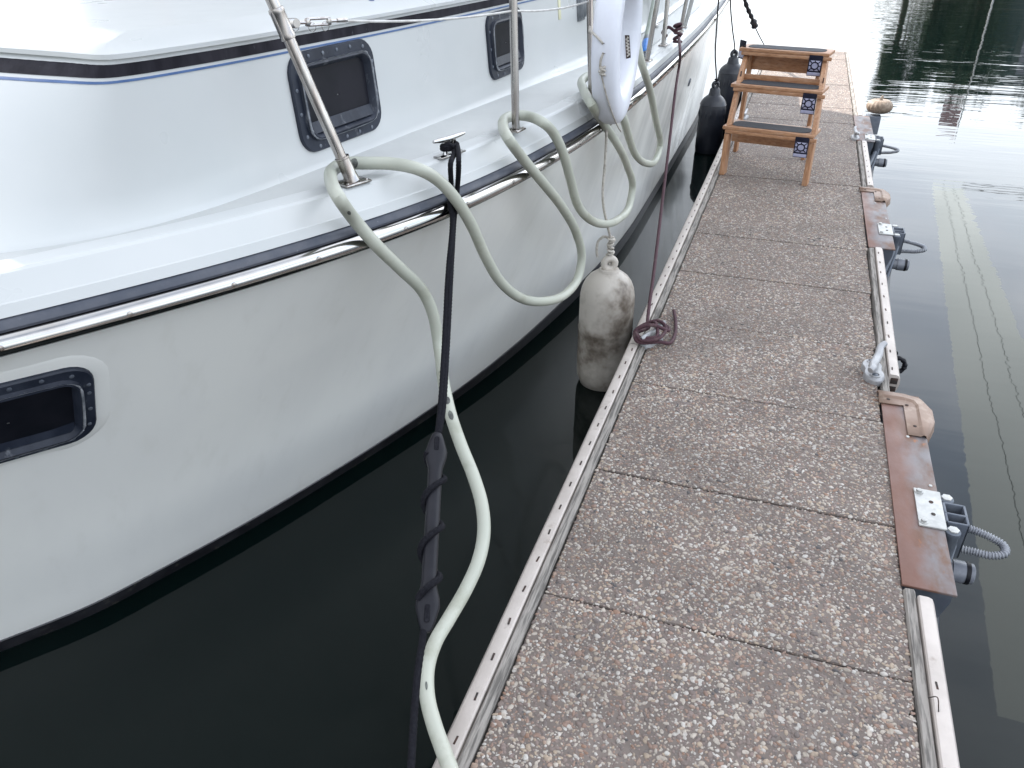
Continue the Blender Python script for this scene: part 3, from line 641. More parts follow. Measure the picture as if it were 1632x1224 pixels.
# ================================================================== FENDERS
def fender(loc, r, prof, m, label, group, eye=True):
    root = empty('fender', loc, label, 'fender', group)
    MB().lathe([(r*a, b) for a, b in prof], loc, None, 36).build('fender_body', m, root)
    top = Vector(loc)+Vector((0, 0, prof[-1][1]))
    mb = MB(); 
    ringr = r*.20
    R = zrot(.5)
    pts = [top+R @ Vector((ringr*cos(a), 0, ringr*1.0+ringr*sin(a))) for a in [2*pi*k/20 for k in range(21)]]
    mb.tube(pts, r*.125, 10)
    mb.build('rope_eye', m, root)
    return root, top+Vector((0, 0, ringr*1.2))
f1 = Vector((-.660, 3.31, -.435)); H = .60
prof = [(.30, 0), (.62, .012), (.86, .035), (.97, .075), (1, .12), (1, .20), (1.0, .305), (1.015, .318), (1.015, .326), (1.0, .335), (1, .46), (.985, .49), (.94, .522), (.84, .552), (.70, .575), (.52, .592), (.38, .600), (.35, .612)]
fd1, eye1 = fender(f1, .125, prof, FENW, 'stained off-white cylinder fender hanging between hull and dock edge', 'fenders hung from the boat rail')
profb = [(.10, 0), (.2, .005), (.24, .02), (.24, .06), (.34, .085), (.62, .105), (.86, .135), (.97, .17), (1, .21), (1, .30), (1, .56), (1, .625), (.97, .66), (1.0, .664), (.97, .674), (.90, .70), (.77, .726), (.60, .748), (.46, .762), (.41, .785), (.38, .82), (.30, .835)]
def black_fender(loc, r, lab):
    root, eye = fender(loc, r, [(a, b*.86) for a, b in profb], FENB, lab, 'fenders hung from the boat rail')
    mb = MB()   # moulded ribs below the shoulder
    for k in range(16):
        a = 2*pi*k/16; c = Vector(loc)+Vector((cos(a)*r*.985, sin(a)*r*.985, .49))
        mb.tube([c+Vector((0, 0, z)) for z in (-.035, -.02, 0, .02, .035)], lambda t: .009*sin(pi*min(max(t, .08), .92)), 8)
    mb.each('shoulder_rib', FENB, root); return eye
eye2 = black_fender(Vector((-.70, 7.9, -.54)), .122, 'black cylinder fender nearer the camera of the black pair beside the step ladder')
eye3 = black_fender(Vector((-.64, 8.85, -.40)), .132, 'black cylinder fender farther away, half hidden behind the other black fender')
def rope(name, pts, r, m, label, cat='rope', twist=0, amp=0, per=6, group=None, extra=None, lobes=3, step=None):
    P = crom(pts, per) 
    if amp: P = resample(P, step or r*.9)
    root = empty(name, P[-1], label, cat, group)
    MB().tube(P, r, 12 if amp else 8, twist, amp, lobes=lobes).build('rope_strand', m, root)
    if extra:
        for nm, mbx, mm in extra: mbx.build(nm, mm, root)
    return root
def knot(c, r, n, rad, seed=1):
    rnd = random.Random(seed); mb = MB()
    for k in range(n):
        ax = Vector((rnd.uniform(-.5, .5), rnd.uniform(-.5, .5), 1)).normalized(); u = ax.orthogonal().normalized(); w = ax.cross(u); cc = Vector(c)+Vector((rnd.uniform(-.4, .4), rnd.uniform(-.4, .4), (k-(n-1)/2)*1.1))*rad*.9
        mb.tube([cc+(u*cos(a)+w*sin(a)*.8)*rad for a in [2*pi*j/14 for j in range(15)]], r, 8)
    return mb
# white twisted fender line
topw = Vector((P3.x+.02, P3.y+.03, 1.0)); ov = C_(966, 197, .015)
w_pts = [topw, C_(958, 168, -.03), C_(966, 200, .022), C_(965, 250, .03), C_(961, 320, .032), eye1+Vector((0, 0, .09)), eye1+Vector((0, 0, -.01))]
kn = knot(eye1+Vector((0, 0, .045)), .0055, 5, .012, 3); kn2 = knot(eye1+Vector((0, 0, .10)), .0055, 3, .013, 4)
tl = MB(); e0 = eye1+Vector((0, 0, .105)); tl.tube(resample(crom([e0, e0+Vector((-.03, 0, .012)), e0+Vector((-.055, -.005, -.01)), e0+Vector((-.06, -.005, -.06)), e0+Vector((-.055, -.005, -.085))], 6), .005), .0055, 10, 420, .16)
rope('fender_line', w_pts, .0055, WROPE, 'thin white twisted rope holding up the stained off-white fender', 'rope', 420, .16, extra=[('knot', kn, WROPE), ('knot', kn2, WROPE), ('loose_end', tl, WROPE)])
# heap of old rope knotted round third stanchion foot
kb = P3+Vector((.035, .03, .02)); hm = MB()
for k in range(6):
    ax = Vector((random.uniform(-.6, .6), random.uniform(-.6, .6), 1)).normalized(); u = ax.orthogonal().normalized(); w = ax.cross(u); cc = kb+Vector((random.uniform(-.012, .02), random.uniform(-.02, .03), .012*k))
    hm.tube([cc+(u*cos(a)*.030+w*sin(a)*.022) for a in [2*pi*j/20 for j in range(21)]], .0075, 10, 300, .14)
he = empty('rope_tangle', kb, 'tangle of dirty rope knotted round the stanchion foot behind the ring buoy', 'rope')
hm.build('rope_coils', OLDROPE, he)
t_ = MB(); t_.tube(resample(crom([kb+Vector((0, 0, .03)), C_(951, 165, -.03), C_(962, 190, .0), C_(968, 206, .02)], 5), .006), .008, 10, 300, .14); t_.build('rope_tail', OLDROPE, he)
# black fender lines
def up_point(x, y, z): return Z_(x, y, z)
rope('fender_line', [Z_(1146, -40, 1.1), Z_(1145, 0, 1.0), C_(1143, 30, .02), C_(1140, 80, .05), eye2+Vector((0, 0, .04)), eye2-Vector((0, 0, .01))], .006, BLACKR, 'thin black rope holding up the nearer black fender', extra=[('knot', knot(eye2+Vector((0, 0, .03)), .006, 3, .012, 8), BLACKR)])
rope('fender_line', [Z_(1165, -40, 1.1), eye3.lerp(Z_(1164, 0, .92), .98), eye3.lerp(Z_(1164, 0, .92), .5), eye3+Vector((0, 0, .03)), eye3-Vector((0, 0, .01))], .006, BLACKR, 'thin black rope holding up the farther black fender', extra=[('knot', knot(eye3+Vector((0, 0, .02)), .006, 3, .012, 9), BLACKR)])

# ================================================================== RING BUOY
RB = curtain(975, 198, .075); rc = Vector((RB.x, RB.y+.02, RB.z+.312))
yaw_b = radians(-2.5)
root = empty('ring_buoy', rc, 'white foam ring buoy hanging outside the boat rail', 'life ring')
mb = MB(); rows_ = []
RM = .250
for k in range(72):
    a = 2*pi*k/72; cdir = Vector((sin(yaw_b)*cos(a), cos(yaw_b)*cos(a), sin(a))); ax = Vector((cos(yaw_b), -sin(yaw_b), 0))
    sec = []
    for j in range(18):
        b = 2*pi*j/18; ca, sa = cos(b), sin(b); e = .72
        sec.append(rc+cdir*(RM+.060*math.copysign(abs(ca)**e, ca))+ax*(.048*math.copysign(abs(sa)**e, sa)))
    rows_.append(sec)
rows_.append(rows_[0]); mb.rows(rows_, close=True); mb.build('foam_ring', BUOY, root, True)
def on_ring(ang, radial, axial): return rc+Vector((sin(yaw_b)*cos(ang), cos(yaw_b)*cos(ang), sin(ang)))*(RM+radial)+Vector((cos(yaw_b), -sin(yaw_b), 0))*axial
RINGT = BVHTree.FromPolygons([tuple(p) for r in rows_ for p in r], [(i*18+j, i*18+(j+1) % 18, (i+1)*18+(j+1) % 18, (i+1)*18+j) for i in range(72) for j in range(18)])
def ring_hit(x, y, up=.004):
    l, n_, i, d = RINGT.ray_cast(CAM, ray(x, y), 20)
    if l is None: return near_vertical(x, y, rc.x, rc.y-.25)
    if n_.dot(CAM-l) < 0: n_ = -n_
    return l+n_*up
mb = MB(); mb.tube(crom([near_vertical(941, -20, P3.x, P3.y), near_vertical(940, 40, P3.x, P3.y), ring_hit(946, 52), ring_hit(957, 64), ring_hit(961, 70, .0)], 6), .0042, 8)
mb.tube(crom([ring_hit(962, 84, 0), ring_hit(958, 95), ring_hit(957, 108)], 6), .0042, 8); mb.build('grab_line', WROPE, root)
knot(ring_hit(960, 112, .006), .0045, 4, .008, 5).build('line_knot', WROPE, root)
mb = MB(); mb.tube(crom([ring_hit(959, 118), ring_hit(965, 145), ring_hit(972, 170), ring_hit(982, 196), C_(990, 210, .06)], 6), .0028, 8); mb.build('hanging_cord', WROPE, root)
mb = MB(); 
for (x, y) in ((961, 69), (962, 85)):
    p = ring_hit(x, y, .0); mb.lathe([(.006, 0), (.006, .001)], p, None, 8)
mb.each('line_hole', DARK, root)
# recess with rope stitched through, on the inner face of the far arm
l = [ring_hit(x, y, .0015) for x, y in ((996, 56), (1003, 56), (1005, 92), (998, 94))]
mb = MB(); mb.add([l[0], l[1], l[2], l[3]], [(0, 1, 2, 3)]); mb.build('line_recess', DARK, root, False)
zz = []
for k in range(25):
    t = k/24; zz.append(ring_hit(999.3+t*2.4+2.0*sin(k*1.55), 59+t*32, .005))
mb = MB(); mb.tube(crom(zz, 3), .0028, 7); mb.build('laced_line', WROPE, root)

# ================================================================== BLACK LINE WITH SNUBBER
E0 = Vector((-.43, .42, .06)); S0 = C_(719, 335, .022)
def on_line(t, a=S0, b=E0, sag=.05): return a.lerp(b, t)-Vector((0, 0, sag*4*t*(1-t)))
lt = min([k/400 for k in range(400)], key=lambda t: abs(proj(on_line(t))[1]-692)); lb = min([k/400 for k in range(400)], key=lambda t: abs(proj(on_line(t))[1]-1012))
print('line', proj(on_line(lt)), proj(on_line(lb)), proj(on_line(.9)), lt, lb)
# steer the whole line by the sight lines at known points
def fit(x, y):
    t = min([k/800 for k in range(800)], key=lambda t: abs(proj(on_line(t))[1]-y)); q = on_line(t); d = ray(x, y); return CAM+d*((q-CAM).dot(d))
lp_ = [fit(x, y) for x, y in ((721, 345), (714, 440), (709, 540), (703, 640), (697, 700), (690, 800), (683, 900), (676, 1000), (666, 1070), (660, 1140), (655, 1224), (650, 1300))]+[E0]
ct = PC+Vector((0, 0, .03))
bp = [PC+Rc @ Vector((-.012, .012, .022)), PC+Rc @ Vector((-.026, 0, .030)), PC+Rc @ Vector((-.014, -.013, .034)), PC+Rc @ Vector((.012, -.013, .030)), PC+Rc @ Vector((.016, -.02, .022))]
oL = Z_(722, 268, .945); 
rt_ = empty('mooring_line', E0, 'black mooring line running from the chrome deck cleat down to the near dock', 'rope')
l1 = resample(crom(bp[:3]+[PC+Rc @ Vector((-.005, -.02, .018)), Z_(718, 262, .945), C_(719, 300, -.005), C_(718, 330, .020)]+lp_, 6), .006)
MB().tube(l1, .0075, 12, 500, .08, lobes=4).build('rope_strand', BLACKR, rt_)
l2 = resample(crom([PC+Rc @ Vector((.020, .010, .020)), PC+Rc @ Vector((.026, -.004, .030)), PC+Rc @ Vector((.016, -.016, .026)), Z_(731, 258, .945), C_(729, 300, -.005), C_(725, 335, .020), fit(719, 430), fit(712, 560), fit(705, 660), fit(699, 690)], 6), .006)
MB().tube(l2, .0075, 12, 500, .08, lobes=4).build('rope_strand', BLACKR, rt_)
mb = MB()
for k in range(2): mb.tube([PC+Rc @ Vector((.030*cos(a), .016*sin(a), .022+.007*k)) for a in [2*pi*j/24 for j in range(25)]], .0062, 8)
mb.build('cleat_turns', BLACKR, rt_)
A_, B_ = fit(697, 690), fit(679, 1008); ax = (B_-A_).normalized(); Ls = (B_-A_).length; sx = (CAM-A_); sx = (sx-ax*sx.dot(ax)).normalized(); sy = ax.cross(sx)
print('snubber len', Ls)
sn = empty('mooring_snubber', A_.lerp(B_, .5), 'black rubber snubber bar with rope wound round it, over dark water', 'mooring snubber')
def sec(t, a, b): return [A_+ax*(Ls*t)+sx*(a*math.copysign(abs(cos(q))**.8, cos(q)))+sy*(b*math.copysign(abs(sin(q))**.8, sin(q))) for q in [2*pi*k/20 for k in range(20)]]
T_ = [(t, a*.84, b*.84) for t, a, b in [(0.0, .006, .008), (.01, .010, .014), (.05, .014, .022), (.11, .015, .031), (.15, .0155, .029), (.20, .0175, .021), (.23, .0185, .0195), (.5, .0185, .0195), (.77, .0185, .0195), (.80, .0175, .021), (.85, .0155, .029), (.89, .015, .031), (.95, .014, .022), (.99, .010, .014), (1, .006, .008)]]
MB().rows([sec(*t) for t in T_], close=True, cap=True).build('rubber_bar', BRUB, sn)
mb = MB()
for t0, t1 in ((.035, .115), (.885, .965)):
    p = A_+ax*Ls*(t0+t1)/2+sx*.0122; Rm = frame_R(ax, sy, sx)
    mb.rows([[p+Rm @ Vector((a, b, 0)) for a, b in rr_loop(Ls*(t1-t0), .012, .005)], [p+Rm @ Vector((a, b, .0015)) for a, b in rr_loop(Ls*(t1-t0)-.002, .010, .004)]], close=True, cap=True)
mb.each('rope_slot', BLACKR, sn)
# the line is wound round the bar
hw = []
for k in range(161):
    t = k/160; a = 2*pi*3.0*t+1.2; hw.append(A_+ax*Ls*(.12+.74*t)+sx*cos(a)*.0215+sy*sin(a)*.0225)
MB().tube(resample(hw, .006), .0072, 10, 500, .08, lobes=4).build('wound_rope', BLACKR, rt_)

# ================================================================== PURPLE LINE + DOCK CLEATS
def dock_cleat(loc, yaw, label, s=1.0, horn=0.0):
    loc = Vector(loc); R = zrot(yaw); root = empty('dock_cleat', loc, label, 'dock cleat', 'cast cleats bolted to the dock')
    def P(x, y, z): return loc+R @ Vector((x*s, y*s, z*s))
    mb = MB()   # base: two round lugs joined by a waist (cleat runs along local y)
    out = []
    for k in range(40):
        a = 2*pi*k/40; rx, ry = .034*cos(a), .068*sin(a); w = 1-.30*math.exp(-(ry/.022)**2); out.append((rx*w if True else rx, ry))
    mb.rows([[P(x*1.05, y*1.05, -.006) for x, y in out], [P(x*1.05, y*1.05, .012) for x, y in out], [P(x*.95, y*.97, .018) for x, y in out], [P(x*.6, y*.7, .020) for x, y in out]], close=True, cap=True)
    mb.tube([P(0, -.012, .014), P(0, -.010, .032), P(0, 0, .045), P(0, .010, .032), P(0, .012, .014)], .011*s, 12)
    Rh = zrot(horn); Hn = lambda x, y, z: P(*(Rh @ Vector((x, y, z))))
    mb.tube(crom([Hn(.010, -.088, .054), Hn(.012, -.072, .056), Hn(.004, -.042, .050), Hn(0, 0, .046), Hn(-.004, .042, .050), Hn(-.010, .072, .060), Hn(-.004, .095, .068)], 6), lambda t: (.0130-.0045*abs(2*t-1)**2)*s, 14)
    mb.build('cleat_body', ALU, root)
    mb = MB()
    for q in (-.045, .045): mb.lathe([(.015*s, 0), (.015*s, .003*s), (.0115*s, .0045*s), (.0115*s, .001*s)], P(0, q, .0185), None, 18)
    mb.each('cleat_socket', ALU, root)
    mb = MB()
    for q in (-.045, .045): mb.lathe([(.0095*s, 0), (.0095*s, .003*s), (.005*s, .005*s)], P(0, q, .019), None, 6)
    mb.each('cleat_bolt', DGALV, root)
    return root
CL = Vector((-.400, 3.0, .0))
dock_cleat(CL, radians(-28), 'grey cast dock cleat wrapped with purple rope', .95)
dock_cleat((.462, 3.01, .002), radians(4), 'bare grey cast dock cleat on the right dock edge above the nearest rusty box', 1.25, radians(-24))
dock_cleat((.515, 7.05, .0), radians(0), 'far grey cast dock cleat on the right dock edge beside the wooden steps', 1.05)
dock_cleat((-.385, 7.55, .0), radians(-10), 'small far dock cleat seen between the treads of the wooden steps', .9)
dock_cleat((-.40, 11.2, .0), 0, 'farthest dock cleat behind the top of the wooden steps', .9)
dock_cleat((-.43, .38, .0), 0, 'near dock cleat below the foot of the picture holding the black line', .95)
pc = CL+Vector((0, 0, .05))
top_p = Z_(1082, 60, .93)
pp = [top_p, Z_(1084, 84, .93), C_(1082, 108, .03), C_(1077, 140, .05)]
end = CL+Vector((-.03, .055, .055))
a0 = pp[-1]
pp += [a0.lerp(end, t)-Vector((0, 0, .04*4*t*(1-t))) for t in (.2, .4, .6, .8)]+[end]
def cp(x, y, z): return CL+zrot(radians(-28)) @ Vector((x, y, z))
wr = [cp(-.035, .02, .05), cp(-.045, -.04, .045), cp(0, -.075, .05), cp(.045, -.03, .055), cp(-.01, .03, .078), cp(-.045, .06, .05), cp(.0, .09, .05), cp(.045, .05, .055), cp(0, -.01, .085), cp(-.045, -.05, .06), cp(.01, -.085, .045), cp(.055, -.03, .05), cp(.03, .05, .065), cp(-.02, .06, .075), cp(-.06, .01, .055), cp(-.045, -.06, .05), cp(.0, -.09, .035)]
tail = [Z_(1052, 545, .03), Z_(1066, 547, .02), Z_(1075, 535, .013), Z_(1077, 515, .012), Z_(1074, 495, .013)]
pr_ = resample(crom(pp+wr+tail, 6), .006)
pu = empty('purple_dock_line', CL+Vector((0, 0, .02)), 'dark purple braided rope tied from the boat rail to the dock cleat', 'rope')
MB().tube(pr_, .0075, 12, 420, .07, lobes=4).build('rope_strand', PURPLE, pu)
knot(top_p+Vector((-.01, .02, .02)), .008, 5, .022, 12).build('knot', PURPLE, pu)
ke = MB(); q = top_p+Vector((-.02, .02, .02)); ke.tube(crom([q, q+Vector((-.05, .01, .03)), q+Vector((-.08, 0, .0)), q+Vector((-.05, -.01, -.015))], 6), .009, 8); ke.build('loose_end', PURPLE, pu)

# far stern line, top right of the boat
e1 = Vector((-.40, 11.2, .06)); e2 = ony(1184, -40, 9.9)
p_thin = ony(1203, 42, 10.4); 
sl = empty('stern_line', e1, 'black stern line in the water gap beyond the step ladder', 'rope')
a = ony(1187, 0, 10.15)
MB().tube(crom([e2, a, p_thin, e1.lerp(p_thin, .3), e1], 8), .006, 8).build('rope_strand', BLACKR, sl)
MB().tube(crom([ony(1183, -40, 9.9), a, ony(1193, 17, 10.25), ony(1199, 30, 10.33), p_thin], 6), lambda t: .022+.006*sin(t*40)+(.014 if t > .8 else 0), 10).build('rubber_sleeve', BRUB, sl)

# ================================================================== DOCK
dock = empty('finger_dock', (0, 6, WZ), 'narrow floating dock of pebble concrete slabs running ahead', 'dock')
def right_edge(y):
    return float(np.interp(y, [0, 1.6, 3, 4.4, 5.8, 8, 12.2], [.478, .478, .484, .502, .515, .530, .535]))
def left_edge(y):
    return float(np.interp(y, [0, 1.5, 5.2, 12.2], [-.412, -.412, -.402, -.40]))
def pebbles(x0, x1, y0, y1, cell, seed, lod):
    rng = np.random.default_rng(seed); nx = int((x1-x0)/cell); ny = int((y1-y0)/cell)
    gx, gy = np.meshgrid(np.arange(nx), np.arange(ny)); cx = x0+(gx+.5+rng.uniform(-.48, .48, gx.shape)+.5*(gy % 2)-.25)*((x1-x0)/nx); cy = y0+(gy+.5+rng.uniform(-.48, .48, gx.shape))*((y1-y0)/ny)
    cx = cx.ravel(); cy = cy.ravel(); n = len(cx)
    # patchy density
    keep = rng.uniform(0, 1, n) < .80+.16*np.sin(cx*9+seed)*np.cos(cy*7+seed*2); cx = cx[keep]; cy = cy[keep]; n = len(cx)
    a = np.clip(rng.lognormal(math.log(.0052), .30, n), .0028, .0105)*(cell/.0092)**.5; b = a*rng.uniform(.42, .85, n); h = np.minimum(a, b)*rng.uniform(.22, .5, n); th = rng.uniform(0, pi, n)
    cx = np.clip(cx, x0+.006, x1-.0075); cy = np.clip(cy, y0+.0045, y1-.0045)
    if lod == 0: S = 8; rings = [(1.0, -.3), (.90, .45), (.58, .87)]
    elif lod == 1: S = 6; rings = [(1.0, -.2), (.72, .75)]
    else: S = 5; rings = [(1.0, -.1)]
    ang = 2*pi*np.arange(S)/S
    V = []
    wob = 1+rng.uniform(-.2, .2, (n, S))
    for rr_, hh in rings:
        lx = a[:, None]*rr_*np.cos(ang)*wob; ly = b[:, None]*rr_*np.sin(ang)*wob
        V.append(np.stack([cx[:, None]+lx*np.cos(th)[:, None]-ly*np.sin(th)[:, None], cy[:, None]+lx*np.sin(th)[:, None]+ly*np.cos(th)[:, None], np.broadcast_to((h*hh)[:, None], (n, S))], -1))
    V.append(np.stack([cx, cy, h], -1)[:, None, :]); V = np.concatenate(V, 1); K = V.shape[1]
    quads = []
    for r in range(len(rings)-1):
        for s in range(S): quads.append((r*S+s, r*S+(s+1) % S, (r+1)*S+(s+1) % S, (r+1)*S+s))
    tris = [((len(rings)-1)*S+s, (len(rings)-1)*S+(s+1) % S, K-1) for s in range(S)]
    base = (np.arange(n)*K)[:, None, None]
    Q = (np.array(quads)[None]+base).reshape(-1, 4) if quads else np.zeros((0, 4), int); T = (np.array(tris)[None]+base).reshape(-1, 3)
    return V.reshape(-1, 3), Q, T
def make_slab(y0, y1, k, dx1=0.0):
    xl = (left_edge(y0)+left_edge(y1))/2; xr = (right_edge(y0)+right_edge(y1))/2+dx1; g = .0025; th = .12; dz = [0, .0015, -.001, .001, 0, -.0015][k % 6]
    ym = (y0+y1)/2
    mb = MB(); nseg = 26; e = []
    rnd = random.Random(k)
    # top outline with slightly chipped right and left edges
    pl = [Vector((xl+rnd.uniform(-.0015, .0015), y0+g+(y1-y0-2*g)*i/nseg, 0)) for i in range(nseg+1)]; prr = [Vector((xr+rnd.uniform(-.0035, .001)-(.012 if rnd.random() < .06 else 0), y0+g+(y1-y0-2*g)*i/nseg, 0)) for i in range(nseg+1)]
    loop = [Vector((x, y0+g+rnd.uniform(0, .0015), 0)) for x in np.linspace(xl, xr, 24)[1:-1]]
    loop2 = [Vector((x, y1-g-rnd.uniform(0, .0015), 0)) for x in np.linspace(xr, xl, 24)[1:-1]]
    outl = loop+prr+loop2+pl[::-1]; c = Vector(((xl+xr)/2, ym, 0)); n = len(outl)
    r0 = [p+(c-p).normalized()*.004 for p in outl]; r1 = [p+Vector((0, 0, -.004)) for p in outl]; r2 = [p+Vector((0, 0, -th)) for p in outl]
    mb.rows([r2, r1, r0], close=True); mb.add(r0, [tuple(range(n))])
    lod = 0 if ym < 3.4 else (1 if ym < 6.5 else 2); cell = [.0086, .0100, .0120][lod]
    V, Q, T = pebbles(xl-.002, xr+.001, y0+g-.0005, y1-g+.0005, cell, k+11, lod)
    bv = np.array([tuple(v) for v in mb.v]); nb = len(bv); allv = np.concatenate([bv, V]); allv[:, 2] += dz
    faces = [tuple(f) for f in mb.f]; fl = [len(f) for f in faces]
    loops = np.concatenate([np.concatenate([np.array(f) for f in faces]), (Q+nb).ravel(), (T+nb).ravel()]).astype(np.int32)
    tot = np.array(fl+[4]*len(Q)+[3]*len(T), dtype=np.int32); start = np.concatenate([[0], np.cumsum(tot)[:-1]]).astype(np.int32)
    me = bpy.data.meshes.new('concrete_slab'); me.vertices.add(len(allv)); me.vertices.foreach_set('co', allv.astype(np.float32).ravel())
    me.loops.add(len(loops)); me.loops.foreach_set('vertex_index', loops); me.polygons.add(len(tot)); me.polygons.foreach_set('loop_start', start); me.polygons.foreach_set('loop_total', tot)
    mi = np.zeros(len(tot), np.int32); mi[len(faces):] = 1
    sm = np.zeros(len(tot), bool); sm[len(faces):] = True
    me.update(calc_edges=True); me.materials.append(MORTAR); me.materials.append(PEBBLE); me.polygons.foreach_set('material_index', mi); me.polygons.foreach_set('use_smooth', sm); me.validate()
    o = bpy.data.objects.new('concrete_slab', me); COL.objects.link(o); o.parent = dock; o.matrix_parent_inverse = Matrix.Translation(-Vector(dock.location)); return o
joints = [.28, .89, 1.485, 2.065, 2.655, 3.245, 3.835, 4.42, 5.03, 5.66, 6.25, 6.85, 7.6, 8.26, 8.9, 9.5, 10.1, 10.7, 11.35, 12.05]
for k in range(len(joints)-1):
    ym = (joints[k]+joints[k+1])/2; make_slab(joints[k], joints[k+1], k, {1: .004, 2: .006, 3: .022, 4: -.006}.get(k, 0.0) if ym < 3.3 else 0)
# bodies of the dock: floats and joists under the slabs
MB().box((.03, 6.15, -.30), (.78, 11.7, .36), None, .01).build('dock_float', FLOAT, dock)
# wooden waler strips and vinyl fender strips
def strip(side, y0, y1, what):
    ys = np.arange(y0, y1+.001, (y1-y0)/max(2, int((y1-y0)/.3))); s = side
    def ex(y): return (right_edge(y) if s > 0 else left_edge(y))
    if what == 'wood': pf = [(.006, -.11), (.006, .0), (.010, .008), (.030, .009), (.035, .002), (.035, -.11)]
    else: pf = [(.0365, -.075), (.0365, .012), (.040, .0165), (.062, .0165), (.072, .012), (.079, .0), (.0815, -.02), (.078, -.045), (.068, -.062), (.052, -.072)]
    rows_ = [[Vector((ex(y)+s*o, y, z+(.0012*sin(y*9+s) if what == 'vinyl' else 0))) for o, z in pf] for y in ys]
    return MB().rows(rows_, close=True, cap=True)
def slots(side, y0, y1, mb, step=.118):
    y = y0+.05
    while y < y1-.03:
        x = (right_edge(y) if side > 0 else left_edge(y))+side*.051
        mb.box((x+random.uniform(-.002, .002), y, .0172), (.005, .022, .0022), zrot(random.uniform(-.1, .1)), .0008, mi=1); y += step*(1 if side < 0 else random.choice([1, 1, 1.1]))
    return mb
strip(-1, 0, 12.05, 'wood').build('wood_waler', GWOOD, dock)
yb = 0
for y0, y1 in ((0, 2.93), (2.94, 6.4), (6.41, 9.3), (9.31, 12.05)):
    v = slots(-1, y0, y1, strip(-1, y0, y1, 'vinyl')).build('vinyl_bumper', [VINYL, DARK], dock)
for y0, y1 in ((0, 1.80), (2.87, 4.46), (5.62, 6.95), (7.93, 12.05)):
    strip(1, y0, y1, 'wood').build('wood_waler', GWOOD, dock)
for y0, y1 in ((0, 1.775), (3.0, 4.455), (5.66, 6.93), (7.93, 12.05)):
    v = slots(1, y0, y1, strip(1, y0, y1, 'vinyl'), .68 if y0 < 1 else .14).build('vinyl_bumper', [VINYL, DARK], dock)
    # hollow chambers seen at the near end
    xe = right_edge(y0)+.059; mb = MB()
    for zc, hh in ((-.010, .026), (-.045, .022)):
        mb.box((xe, y0-.0005, zc), (.026, .004, hh), None, .004)
    if y0 > 1: mb.each('hollow_chamber', DARK, v)
# dock end board
MB().box((.065, 12.075, -.06), (1.0, .04, .13), None, .004).build('end_board', VINYL, dock)

